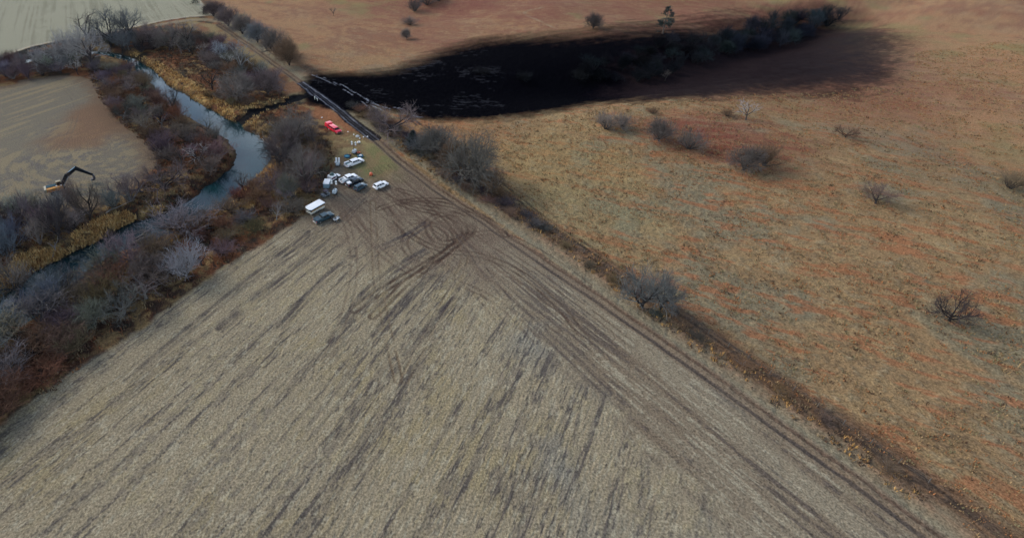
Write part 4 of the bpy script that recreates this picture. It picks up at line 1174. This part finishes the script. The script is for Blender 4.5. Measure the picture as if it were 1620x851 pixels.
def suv(rear, front, paint, label, L=4.8, hw=0.96, group=None, roofm=None):
    e = pose('parked_suv', rear, front, label, 'car', group)
    x = L / 2
    prof = [(-x, 0.42), (-x - 0.03, 0.75), (-x + 0.05, 1.12), (x - 1.25, 1.1), (x - 0.45, 1.02), (x - 0.05, 0.88), (x, 0.62), (x - 0.08, 0.36), (x - 0.5, 0.3), (-x + 0.4, 0.3)]
    MB().prism(prof, hw).build('body', paint, e, bevel=0.06)
    b = (-x + 0.08, x - 1.2, hw * 0.94, 1.08); t = (-x + 0.45, x - 1.95, hw * 0.76, 1.68)
    MB().frustum(b, t).build('cabin', roofm or paint, e, bevel=0.05)
    glass_set(e, b, t)
    for s in (-1, 1):
        MB().box(-x + 0.6, x - 2.0, s * hw * 0.66 - 0.02, s * hw * 0.66 + 0.02, 1.7, 1.75).build('roof_rail', TRIM, e)
        MB().box(x - 1.6, x - 1.42, s * (hw + 0.1) - 0.1, s * (hw + 0.1) + 0.1, 1.1, 1.25).build('mirror', paint, e)
    MB().box(x - 0.02, x + 0.05, -hw * 0.55, hw * 0.55, 0.55, 0.8).build('grille', TRIM, e)
    lights(e, x - 0.03, -x, hw, 0.82)
    wheels(e, (-x + 0.95, x - 0.95), hw)
    return e


def pickup(rear, front, paint, label, L=6.1, hw=1.0, bed='open', group=None, bedc=None):
    e = pose('pickup_truck', rear, front, label, 'pickup truck', group)
    x = L / 2; xb = -x + 2.05          # bed / cab joint
    MB().prism([(xb, 0.4), (xb, 1.22), (x - 1.35, 1.2), (x - 0.4, 1.14), (x - 0.04, 0.98), (x, 0.6), (x - 0.1, 0.42)], hw).build('body', paint, e, bevel=0.06)
    b = (xb + 0.05, x - 1.3, hw * 0.93, 1.18); t = (xb + 0.2, x - 2.05, hw * 0.76, 1.84)
    MB().frustum(b, t).build('cab', paint, e, bevel=0.05)
    glass_set(e, b, t)
    bd = MB()
    for s in (-1, 1): bd.box(-x + 0.06, xb - 0.03, s * (hw - 0.05) - 0.05, s * (hw - 0.05) + 0.05, 0.5, 1.25)
    bd.box(-x + 0.06, xb - 0.03, -hw + 0.1, hw - 0.1, 0.55, 0.78)
    bo = bd.build('bed', paint, e, bevel=0.015)
    MB().box(-x + 0.11, xb - 0.08, -hw + 0.12, hw - 0.12, 0.784, 0.80).build('bed_liner', bedc or TRIM, bo)
    MB().box(-x, -x + 0.07, -hw + 0.04, hw - 0.04, 0.55, 1.22).build('tailgate', paint, e, bevel=0.02)
    MB().box(-x - 0.14, -x + 0.0, -hw * 0.85, hw * 0.85, 0.42, 0.56).build('rear_bumper', RIM, e)
    MB().box(x - 0.02, x + 0.1, -hw * 0.95, hw * 0.95, 0.42, 0.62).build('front_bumper', RIM, e, bevel=0.03)
    MB().box(x - 0.02, x + 0.04, -hw * 0.55, hw * 0.55, 0.66, 0.95).build('grille', TRIM, e)
    for s in (-1, 1):
        MB().box(x - 1.75, x - 1.55, s * (hw + 0.14) - 0.12, s * (hw + 0.14) + 0.12, 1.2, 1.42).build('mirror', TRIM, e)
    lights(e, x - 0.03, -x, hw, 0.9)
    wheels(e, (-x + 1.15, x - 1.0), hw, 0.42)
    return e


WHITE = mat('white_paint', (0.78, 0.79, 0.8), 0.3, 0, 0.03, 2, 0.5)
NAVY = mat('dark_blue_paint', (0.012, 0.02, 0.032), 0.25, 0.2, 0.1, 2, 0.6)
TEAL = mat('dark_teal_paint', (0.02, 0.045, 0.06), 0.3, 0.2, 0.1, 2, 0.6)
STEEL = mat('slate_blue_paint', (0.04, 0.075, 0.1), 0.3, 0.3, 0.1, 2, 0.6)
RED = mat('red_paint', (0.7, 0.012, 0.035), 0.35, 0, 0.06, 2, 0.4)
PALEM = mat('pale_grey_metal', (0.45, 0.5, 0.52), 0.5, 0.1, 0.15, 3)
GREYM = mat('grey_metal', (0.16, 0.18, 0.2), 0.5, 0.3, 0.2, 3)

w1 = pickup((546, 265.5), (574, 255), WHITE, 'long white crew cab pickup with tool boxes between light tower and row of cars', 6.9, 1.05)
for s in (-1, 1):
    MB().box(-3.3, -1.5, s * 0.86 - 0.16, s * 0.86 + 0.16, 1.25, 1.5).build('side_tool_box', WHITE, w1, bevel=0.02)
MB().box(-3.1, -1.7, -0.55, 0.45, 0.8, 1.15).build('bed_cargo', mat('green_cargo', (0.1, 0.2, 0.19), 0.7), w1)
w2 = pickup((535, 292), (567, 279), WHITE, 'white crew cab pickup parked tight behind the black pickup', 6.2, 1.02)
MB().box(-2.6, -1.6, -0.7, 0.1, 0.8, 1.3).build('bed_cargo', PALEM, w2, bevel=0.02)
MB().box(-1.55, -1.15, -0.85, 0.85, 1.0, 1.5).build('tool_box', WHITE, w2, bevel=0.02)
w3 = pickup((547, 297), (574, 284.5), NAVY, 'black crew cab pickup with white load in its bed, beside the white pickup', 6.0, 1.0)
MB().box(-2.6, -1.4, -0.45, 0.75, 0.8, 1.3).build('bed_cargo', WHITE, w3, bevel=0.05)
suv((562, 302.5), (577.5, 294.5), STEEL, 'small dark blue car parked right of the black pickup', 4.5, 0.93)
suv((592, 300), (612, 291.5), WHITE, 'white car standing alone at the right end of the row', 4.9, 0.96)
w6 = pickup((498, 354), (526, 341), TEAL, 'dark teal pickup truck in front of the white roofed trailer', 6.0, 1.02)
MB().box(-2.95, -1.1, -0.96, 0.96, 1.256, 1.32).build('bed_cover', TEAL, w6, bevel=0.02)
w7 = pickup((517, 199.5), (538, 213), RED, 'red service truck at the edge of the wood near the black ruts', 8.2, 1.2)
MB().box(-4.05, -2.0, -1.15, 1.15, 1.26, 2.1, 0.06).build('service_body', RED, w7, bevel=0.04)


# light towers
def light_tower(px, py, top_px, label, rz=0.3):
    x, y = P(px, py); s = px_per_m((x, y)); h = (py - top_px) / (s * 0.86)
    e = empty('light_tower', (x, y, gz(x, y)), rz); tag(e, label, 'light tower', 'light towers among the vehicles')
    MB().box(-0.95, 0.95, -0.6, 0.6, 0.55, 1.5, 0.08).build('generator_housing', PALEM, e, bevel=0.05)
    MB().box(-1.05, 1.05, -0.68, 0.68, 0.42, 0.55).build('chassis', TRIM, e)
    MB().tube((1.0, 0, 0.48), (2.1, 0, 0.42), 0.06).build('drawbar', TRIM, e)
    for s_ in (-1, 1):
        w = MB().tube((0, s_ * 0.72 - 0.1, 0.33), (0, s_ * 0.72 + 0.1, 0.33), 0.33, n=14).build('wheel', TYRE, e)
        for sx in (-1, 1):
            MB().tube((sx * 0.9, s_ * 0.6, 0.5), (sx * 1.1, s_ * 1.25, 0.5), 0.05).tube((sx * 1.1, s_ * 1.25, 0.5), (sx * 1.1, s_ * 1.25, -0.02), 0.05).build('outrigger', TRIM, e)
    m = MB().tube((-0.3, 0, 1.4), (-0.3, 0, h * 0.6), 0.13).tube((-0.3, 0, h * 0.6), (-0.3, 0, h - 0.3), 0.09)
    m.build('mast', mat('dark_mast', (0.05, 0.055, 0.06), 0.5, 0.5), e)
    MB().box(-0.36, -0.24, -1.0, 1.0, h - 0.42, h - 0.32).build('lamp_bar', GREYM, e)
    for yy in (-0.75, 0.75):
        for zz in (-0.75, 0.05):
            MB().box(-0.55, -0.2, yy - 0.3, yy + 0.3, h + zz - 0.25, h + zz + 0.25, 0.05).build('floodlight', LAMP, e, bevel=0.04)


light_tower(560.5, 243, 225.5, 'light tower with raised mast beside the blue round pools', 1.2)
light_tower(529.5, 306.5, 286, 'light tower with raised mast beside the small dark utility vehicle', 1.3)


# round containment pools
def pool(px, py, wpx, label, inner):
    x, y = P(px, py); s = px_per_m((x, y)); r = wpx / s / 2
    e = empty('round_pool', (x, y, gz(x, y))); tag(e, label, 'pool', 'blue round pools by the light tower')
    v, f = [], []; n_ = 24
    for rr_, zz in ((r, 0), (r * 1.02, 0.55), (r * 0.94, 0.55), (r * 0.92, 0.06)):
        for k in range(n_): v.append((rr_ * math.cos(6.2832 * k / n_), rr_ * math.sin(6.2832 * k / n_), zz))
    for j in range(3):
        for k in range(n_): f.append((j * n_ + k, j * n_ + (k + 1) % n_, (j + 1) * n_ + (k + 1) % n_, (j + 1) * n_ + k))
    MB().add(v, f).build('pool_wall', mat('blue_liner', (0.02, 0.1, 0.18), 0.5), e)
    MB().tube((0, 0, 0.1), (0, 0, 0.38), r * 0.925, n=24).build('pool_water', mat('pool_water', inner, 0.1, 0, 0.1), e)
    return x, y


pool(549, 248.5, 9.5, 'plain blue round pool left of the light tower', (0.02, 0.17, 0.23))
px_, py_ = pool(570, 248, 9, 'blue round pool right of the light tower with a white tarpaulin on it', (0.06, 0.13, 0.15))


def blob(name, px, py, sx, sy, sz, material, label, cat, rz=0.0, group=None, dz_=0.0, seed=1, at=None):
    """a lumpy sack or bundle"""
    x, y = at or P(px, py)
    bm = bmesh.new(); bmesh.ops.create_icosphere(bm, subdivisions=3, radius=0.5)
    g = np.random.default_rng(seed); ph = g.uniform(0, 6, 6)
    for v in bm.verts:
        c_ = v.co; k = 1 + 0.12 * math.sin(c_.x * 9 + ph[0]) + 0.1 * math.sin(c_.y * 11 + ph[1]) + 0.08 * math.sin(c_.z * 13 + ph[2])
        v.co = Vector((math.copysign(abs(c_.x * 2) ** 0.6 / 2, c_.x) * sx * k, math.copysign(abs(c_.y * 2) ** 0.6 / 2, c_.y) * sy * k, (c_.z + 0.42) * sz * k))
    me = bpy.data.meshes.new(name); bm.to_mesh(me); bm.free()
    for p in me.polygons: p.use_smooth = True
    o = link_mesh(name, me, material); o.location = (x, y, gz(x, y) + dz_); o.rotation_euler[2] = rz
    return tag(o, label, cat, group)


CLOTH = mat('white_fabric', (0.7, 0.7, 0.68), 0.8, 0, 0.08, 3)
blob('white_tarpaulin', 0, 0, 1.1, 0.8, 0.5, CLOTH, 'white folded tarpaulin lying on the right hand blue pool', 'tarpaulin', 0.4, dz_=0.36, seed=3, at=(px_ + 0.1, py_ - 0.1))
for k, (a, b, sx, sy, sz, lab) in enumerate(((565.5, 217, 1.6, 0.8, 0.8, 'long white sack at the end of the black ruts, farthest left of the big ones'), (567.5, 226.5, 1.1, 0.8, 0.8, 'big white sack nearest the light tower lamps'), (569.3, 220, 0.5, 0.5, 0.5, 'small white sack between the two big white sacks'),
                                             (575, 218, 0.6, 0.5, 0.5, 'cream sack just left of the ruts end'), (581.4, 217.2, 0.6, 0.5, 0.5, 'white sack touching the end of the black ruts'), (559.8, 214, 0.6, 0.4, 0.5, 'small white bundle left of the long white sack'),
                                             (550.5, 209.5, 0.5, 0.4, 0.4, 'small pale bundle near the red truck front'), (520.8, 205.3, 0.5, 0.4, 0.6, 'small white bundle beside the red truck left flank'), (509.3, 187, 0.7, 0.4, 0.4, 'small white bundle in the brush above the red truck'))):
    blob('white_sack', a, b, sx, sy, sz, CLOTH, lab, 'sack', 0.5 * k, 'white sacks near the red truck', seed=20 + k)
blob('dark_drum_bundle', 554.3, 247, 0.9, 0.8, 0.9, mat('dark_maroon_plastic', (0.05, 0.012, 0.02), 0.5), 'dark maroon bundle between the left blue pool and the tower', 'bundle', seed=41)
blob('orange_bundle', 566.5, 242, 1.6, 0.7, 0.35, mat('orange_fabric', (0.55, 0.11, 0.05), 0.7), 'flat orange bundle right of the light tower base', 'bundle', 0.2, seed=42)

# orange round tank
x, y = P(587, 277.5)
e = empty('orange_tank', (x, y, gz(x, y))); tag(e, 'small bright orange round tank standing alone on the trampled grass', 'tank')
OR = mat('orange_plastic', (0.62, 0.12, 0.05), 0.45)
MB().tube((0, 0, 0.15), (0, 0, 0.85), 0.55, n=18).tube((0, 0, 0.85), (0, 0, 1.1), 0.55, 0.25, n=18).build('shell', OR, e, bevel=0)
MB().tube((0, 0, 1.1), (0, 0, 1.2), 0.2, n=12).build('cap', OR, e)
for k in range(4):
    a = 0.8 + k * 1.5708
    MB().tube((0.45 * math.cos(a), 0.45 * math.sin(a), 0.4), (0.8 * math.cos(a), 0.8 * math.sin(a), -0.02), 0.06, n=6).build('leg', mat('dark_orange_steel', (0.3, 0.06, 0.03), 0.5), e)

# white roofed trailer beside the teal pickup
e = pose('office_trailer', (489, 339.5), (509, 328.5), 'white flat roofed trailer with dark window band, left of the teal pickup', 'trailer')
MB().box(-2.5, 2.5, -1.15, 1.15, 0.5, 1.25).build('lower_body', mat('cream_panel', (0.5, 0.48, 0.4), 0.5), e, bevel=0.06)
MB().box(-2.46, 2.46, -1.11, 1.11, 1.25, 2.1).build('window_band', GLASS, e)
for xx in (-2.44, -1.2, 0.05, 1.3, 2.44):
    for s in (-1, 1): MB().box(xx - 0.06, xx + 0.06, s * 1.1 - 0.05, s * 1.1 + 0.05, 1.25, 2.1).build('window_post', TRIM, e)
MB().box(-2.3, 2.4, 1.112, 1.13, 1.26, 1.5).box(-2.3, 2.4, -1.13, -1.112, 1.26, 1.5).build('tan_stripe', mat('tan_stripe', (0.4, 0.2, 0.07), 0.5), e)
MB().add([(-2.9, -0.7, 2.1), (-2.5, -1.3, 2.1), (2.7, -1.3, 2.1), (2.7, 1.3, 2.1), (-2.5, 1.3, 2.1), (-2.9, 0.7, 2.1), (-2.8, -0.65, 2.3), (-2.45, -1.2, 2.3), (2.6, -1.2, 2.3), (2.6, 1.2, 2.3), (-2.45, 1.2, 2.3), (-2.8, 0.65, 2.3)],
         [(5, 4, 3, 2, 1, 0), (6, 7, 8, 9, 10, 11), (0, 1, 7, 6), (1, 2, 8, 7), (2, 3, 9, 8), (3, 4, 10, 9), (4, 5, 11, 10), (5, 0, 6, 11)]).build('roof', WHITE, e)
MB().beam((2.5, 0, 0.5), (3.6, 0, 0.45), 0.15, 0.12).build('drawbar', TRIM, e)
wheels(e, (-0.5, 0.45), 1.15, 0.36)

# enclosed cargo trailer
e = pose('cargo_trailer', (516.2, 299.5), (518.5, 293), 'small blue grey box trailer with white roof beside the light tower', 'trailer')
MB().box(-1.5, 1.5, -0.9, 0.9, 0.5, 2.0).build('box', mat('blue_grey_panel', (0.12, 0.19, 0.24), 0.45), e, bevel=0.05)
MB().box(-1.52, 1.52, -0.92, 0.92, 2.0, 2.1).build('roof', WHITE, e, bevel=0.03)
MB().box(-1.53, -1.5, -0.75, 0.75, 0.6, 1.9).build('rear_door', mat('blue_grey_door', (0.16, 0.24, 0.29), 0.45), e)
MB().beam((1.5, 0, 0.5), (2.5, 0, 0.45), 0.12, 0.1).build('drawbar', TRIM, e)
wheels(e, (0.0,), 1.02, 0.35, 0.2)

# vacuum trailer with a dark domed tank
e = pose('vacuum_trailer', (521, 288), (534, 281), 'white equipment trailer with dark green domed tank on top and dark side panel', 'trailer')
MB().box(-1.9, 1.9, -0.95, 0.95, 0.5, 0.7).build('chassis', TRIM, e)
MB().box(-1.8, 0.5, -0.9, 0.9, 0.7, 2.1, 0.06).build('equipment_box', WHITE, e, bevel=0.05)
MB().box(-1.6, 0.2, -0.93, -0.9, 1.0, 1.6).build('side_panel', mat('dark_plum_panel', (0.08, 0.02, 0.03), 0.5), e)
m = MB(); prev = None
for k in range(6):
    a0, a1 = R(k * 15), R((k + 1) * 15)
    m.tube((-0.6, 0, 2.1 + 0.75 * math.sin(a0)), (-0.6, 0, 2.1 + 0.75 * math.sin(a1)), 0.8 * math.cos(a0), max(0.8 * math.cos(a1), 0.02), 16, cap=False)
m.build('tank_dome', mat('dark_green_tank', (0.03, 0.07, 0.065), 0.4), e)
MB().box(0.7, 1.0, -0.9, 0.9, 0.7, 1.6).build('pump', GREYM, e)
MB().box(1.2, 2.0, -1.3, 0.3, 1.2, 1.35, 0.02).build('side_table', WHITE, e, bevel=0.02)
MB().tube((1.9, 0, 0.55), (3.0, 0, 0.45), 0.07).build('drawbar', TRIM, e)
wheels(e, (-0.4, 0.45), 1.08, 0.36, 0.22)

# folded light trailer with two upright white panels
x, y = P(534.5, 262)
e = empty('panel_trailer', (x, y, gz(x, y)), 1.5); tag(e, 'grey equipment trailer with two upright white panels, left of the long white pickup', 'trailer')
MB().box(-1.0, 1.0, -0.65, 0.65, 0.5, 1.35, 0.08).build('generator_housing', PALEM, e, bevel=0.05)
MB().box(-1.15, 1.15, -0.72, 0.72, 0.38, 0.5).build('chassis', TRIM, e)
for yy in (-0.5, 0.45):
    MB().box(-0.1, 0.1, yy - 0.28, yy + 0.28, 1.35, 3.1).build('upright_panel', WHITE, e, bevel=0.03)
MB().box(-0.05, 0.05, -0.18, 0.12, 1.35, 2.8).build('mast', GREYM, e)
MB().box(0.2, 0.7, 0.7, 1.1, 0.9, 1.3).build('side_box', WHITE, e, bevel=0.03)
MB().tube((1.1, 0, 0.45), (2.1, 0, 0.4), 0.06).build('drawbar', TRIM, e)
wheels(e, (0.0,), 0.85, 0.34, 0.2)

# small utility vehicle
e = pose('utility_vehicle', (511, 312), (519, 308.5), 'small dark purple roofed utility vehicle left of the lower light tower', 'utility vehicle')
MB().prism([(-1.3, 0.4), (-1.3, 0.95), (-0.3, 0.95), (-0.2, 0.6), (0.6, 0.6), (0.7, 1.0), (1.25, 0.85), (1.35, 0.5), (1.1, 0.35)], 0.7).build('body', GREYM, e, bevel=0.03)
for sx in (-0.3, 0.75):
    for s in (-1, 1): MB().tube((sx, s * 0.62, 0.9), (sx * 0.8, s * 0.6, 1.85), 0.04, n=6).build('roll_bar', TRIM, e)
MB().box(-0.5, 0.85, -0.72, 0.72, 1.85, 1.93).build('roof', mat('dark_purple_roof', (0.03, 0.015, 0.03), 0.5), e, bevel=0.02)
MB().box(-0.15, 0.25, -0.6, 0.6, 0.7, 0.9).box(-0.25, -0.12, -0.6, 0.6, 0.85, 1.3).build('seat', TRIM, e)
wheels(e, (-0.85, 0.85), 0.8, 0.32, 0.24)

# quad bike by the teal pickup
e = pose('quad_bike', (529.5, 350.5), (535, 347.5), 'small grey and white quad bike right of the teal pickup', 'quad bike')
MB().prism([(-0.85, 0.55), (-0.8, 0.85), (-0.2, 0.8), (0.1, 0.95), (0.7, 0.9), (0.85, 0.6), (0.3, 0.4), (-0.4, 0.4)], 0.28).build('body', WHITE, e, bevel=0.04)
MB().box(-0.9, -0.35, -0.5, 0.5, 0.82, 0.88).box(0.4, 0.9, -0.5, 0.5, 0.88, 0.94).build('rack', GREYM, e)
MB().tube((0.3, 0, 0.9), (0.15, 0, 1.2), 0.04).tube((0.15, -0.4, 1.2), (0.15, 0.4, 1.2), 0.03).build('handlebar', TRIM, e)
MB().box(-0.5, 0.1, -0.16, 0.16, 0.85, 0.98).build('seat', TRIM, e, bevel=0.03)
wheels(e, (-0.6, 0.6), 0.58, 0.3, 0.26)


# workers in white coveralls at the spill
def person(px, py, h, label, rz, seed, bend=0.0):
    x, y = P(px, py)
    bm = bmesh.new(); lay = bm.verts.layers.skin.verify()
    J = {'pelvis': (0, 0, .53, .085), 'waist': (.01 + bend * .05, 0, .62, .075), 'chest': (.02 + bend * .14, 0, .73, .09), 'neck': (.03 + bend * .22, 0, .83, .036), 'head': (.045 + bend * .27, 0, .90, .06), 'crown': (.045 + bend * .3, 0, .955, .045)}
    for s, t in ((-1, 'l'), (1, 'r')):
        J['hip' + t] = (0, s * .06, .49, .055); J['knee' + t] = (.03 * s, s * .07, .27, .04); J['ankle' + t] = (.03 * s - .01, s * .075, .04, .026); J['toe' + t] = (.03 * s + .1, s * .08, .015, .018)
        J['shoulder' + t] = (.02 + bend * .18, s * .12, .8, .038); J['elbow' + t] = (.03 + bend * .2, s * .16, .63, .028); J['wrist' + t] = (.09 + bend * .22, s * .14, .5, .02); J['hand' + t] = (.12 + bend * .22, s * .135, .46, .02)
    V_ = {}
    for k, (a, b, c_, r) in J.items():
        v = bm.verts.new((a * h, b * h, c_ * h)); V_[k] = v; v[lay].radius = (r * h, r * h)
    for a, b in [('pelvis', 'waist'), ('waist', 'chest'), ('chest', 'neck'), ('neck', 'head'), ('head', 'crown')] + [(p_ + t, q_ + t) for t in 'lr' for p_, q_ in (('hip', 'knee'), ('knee', 'ankle'), ('ankle', 'toe'), ('shoulder', 'elbow'), ('elbow', 'wrist'), ('wrist', 'hand'))] + [('pelvis', 'hipl'), ('pelvis', 'hipr'), ('chest', 'shoulderl'), ('chest', 'shoulderr')]:
        bm.edges.new((V_[a], V_[b]))
    V_['pelvis'][lay].use_root = True
    me = bpy.data.meshes.new('person'); bm.to_mesh(me); bm.free()
    o = link_mesh('person', me, mat('pale_coverall', (0.68, 0.72, 0.66), 0.8)); o.location = (x, y, gz(x, y)); o.rotation_euler[2] = rz
    sk = o.modifiers.new('skin', 'SKIN'); sk.use_smooth_shade = True
    sb = o.modifiers.new('subsurf', 'SUBSURF'); sb.levels = 1; sb.render_levels = 1
    tag(o, label, 'person')


person(498.1, 158.2, 1.8, 'person in pale coverall standing on the oil just left of the road', 0.8, 1)
person(502.6, 160.0, 1.7, 'person in pale coverall bending over on the oil beside the road edge', 3.6, 2, 0.9)

# excavator
e = pose('excavator', (80, 306), (106, 299.5), 'yellow tracked excavator with black boom at the lower edge of the round field', 'excavator')
e.scale = (1.18,) * 3
YEL_ = mat('excavator_yellow', (0.42, 0.19, 0.03), 0.85, 0, 0.12, 2); BLK = mat('boom_black', (0.008, 0.01, 0.013), 0.8, 0, 0.2, 2, spec=0.2)
for s in (-1, 1):
    tr = MB().prism([(-1.9, 0.35), (-1.6, 0.02), (1.6, 0.02), (1.9, 0.35), (1.75, 0.75), (-1.75, 0.75)], 0.3, s * 1.15).build('track', TRIM, e, bevel=0.03)
    for k in range(5): MB().tube((-1.35 + k * 0.67, s * 1.48, 0.33), (-1.35 + k * 0.67, s * 1.42, 0.33), 0.2, n=10).build('roller', GREYM, tr)
MB().tube((0, 0, 0.6), (0, 0, 0.95), 0.75, n=18).box(-1.2, 1.2, -0.85, 0.85, 0.3, 0.65).build('undercarriage', TRIM, e)
MB().box(-2.6, 1.3, -1.3, -0.15, 0.95, 1.85).build('engine_deck', YEL_, e, bevel=0.06)
MB().box(-2.3, 1.1, -1.33, -1.3, 1.1, 1.5).build('side_panel', mat('excavator_orange_panel', (0.45, 0.16, 0.03), 0.85), e)
MB().box(-2.6, -0.2, -0.15, 1.3, 0.95, 1.95).build('house', mat('teal_glassy_deck', (0.012, 0.05, 0.068), 0.8, spec=0.2), e, bevel=0.05)
MB().prism([(-2.6, 0.95), (-3.05, 1.1), (-3.1, 1.9), (-2.6, 2.0)], 1.28).build('counterweight', mat('pale_counterweight', (0.3, 0.27, 0.19), 0.7), e, bevel=0.04)
cb = MB().frustum((-0.2, 1.3, 0.5, 0.95), (-0.1, 1.1, 0.44, 2.75)); cb.v = [(a, b_ + 0.75, c_) for a, b_, c_ in cb.v]
cb.build('cab', mat('cab_frame', (0.25, 0.2, 0.1), 0.5), e, bevel=0.05)
MB().box(0.0, 1.0, 1.2, 1.235, 1.6, 2.6).box(0.05, 0.95, 0.25, 0.285, 1.6, 2.6).build('cab_window', GLASS, e)
MB().box(-0.3, 0.1, -0.55, -0.3, 1.85, 2.05).box(0.8, 1.15, -0.85, -0.6, 1.85, 2.1).build('deck_box', WHITE, e, bevel=0.04)
MB().beam((1.0, 0, 1.5), (3.0, 0, 4.3), 0.65, 0.8, 1.05).beam((2.75, 0, 4.05), (5.6, 0, 5.6), 0.6, 1.05, 0.65).build('boom', BLK, e, bevel=0.03)
MB().beam((5.2, 0, 5.85), (9.0, 0, 2.5), 0.52, 1.0, 0.5).build('stick', BLK, e, bevel=0.03)
for s in (-1, 1): MB().tube((1.4, s * 0.38, 1.4), (3.3, s * 0.38, 3.9), 0.1, n=8).build('boom_cylinder', GREYM, e)
MB().tube((3.4, 0, 4.85), (5.5, 0, 6.1), 0.1, n=8).build('stick_cylinder', mat('pale_blue_steel', (0.25, 0.4, 0.5), 0.3, 0.5), e)
MB().tube((6.3, 0, 5.35), (8.7, 0, 3.2), 0.08, n=8).build('bucket_cylinder', GREYM, e)
bk = MB().prism([(8.8, 2.7), (9.3, 2.4), (9.5, 1.5), (9.1, 0.85), (8.5, 0.9), (8.3, 1.3), (8.9, 1.5)], 0.55).build('bucket', mat('bucket_steel', (0.07, 0.06, 0.066), 0.85), e, bevel=0.02)
for k in range(5): MB().box(8.2, 8.5, -0.5 + k * 0.24, -0.42 + k * 0.24, 0.85, 1.0).build('tooth', GREYM, bk)


# ------------------------------------------------------------------ pasture fence along the hedgerow
FL = smooth_poly([P(a, b) for a, b in [(800, 318), (850, 352), (905, 388), (960, 424), (1010, 456), (1060, 486), (1112, 522), (1250, 614), (1480, 772)]], sub=6)
e = empty('wire_fence', (FL[0][0], FL[0][1], 0)); tag(e, 'low wire fence on wooden posts between the road verge and the pasture', 'fence')
pw = mat('fence_post_wood', (0.1, 0.085, 0.07), 0.9); fm_ = MB(); prev = None
post_me = None; acc = 0; fx, fy = FL[0]
pts_ = []; last = np.array(FL[0])
dense = []
for i in range(len(FL) - 1):
    a, b = np.array(FL[i]), np.array(FL[i + 1]); n_ = max(2, int(np.linalg.norm(b - a) / 0.5))
    dense += [a + (b - a) * k / n_ for k in range(n_)]
for p in dense:
    if not pts_ or np.linalg.norm(p - pts_[-1]) >= 4.0: pts_.append(p)
for i, p in enumerate(pts_):
    if post_me is None:
        post_me = MB().tube((0, 0, -0.3), (0, 0, 1.3), 0.09, 0.07, 6).build('post', pw, e); o = post_me
    else:
        o = post_me.copy(); col.objects.link(o); o.parent = e
    o.location = (p[0] - e.location.x, p[1] - e.location.y, gz(*p)); o.rotation_euler = (rnd.uniform(-.05, .05), rnd.uniform(-.05, .05), 0)
for zz in (0.4, 0.8, 1.2):
    m = MB()
    for a, b in zip(pts_[:-1], pts_[1:]):
        m.tube((a[0] - e.location.x, a[1] - e.location.y, gz(*a) + zz), (b[0] - e.location.x, b[1] - e.location.y, gz(*b) + zz), 0.012, n=3, cap=False)
    m.build('wire', mat('fence_wire', (0.15, 0.14, 0.13), 0.5, 0.6), e)

print('TRIS', sum(sum(len(p.vertices) - 2 for p in me.polygons) if len(me.polygons) < 50000 else len(me.polygons) * (2 if me.name.startswith('ground') else 1) for me in bpy.data.meshes), 'TREES', len(TREES))
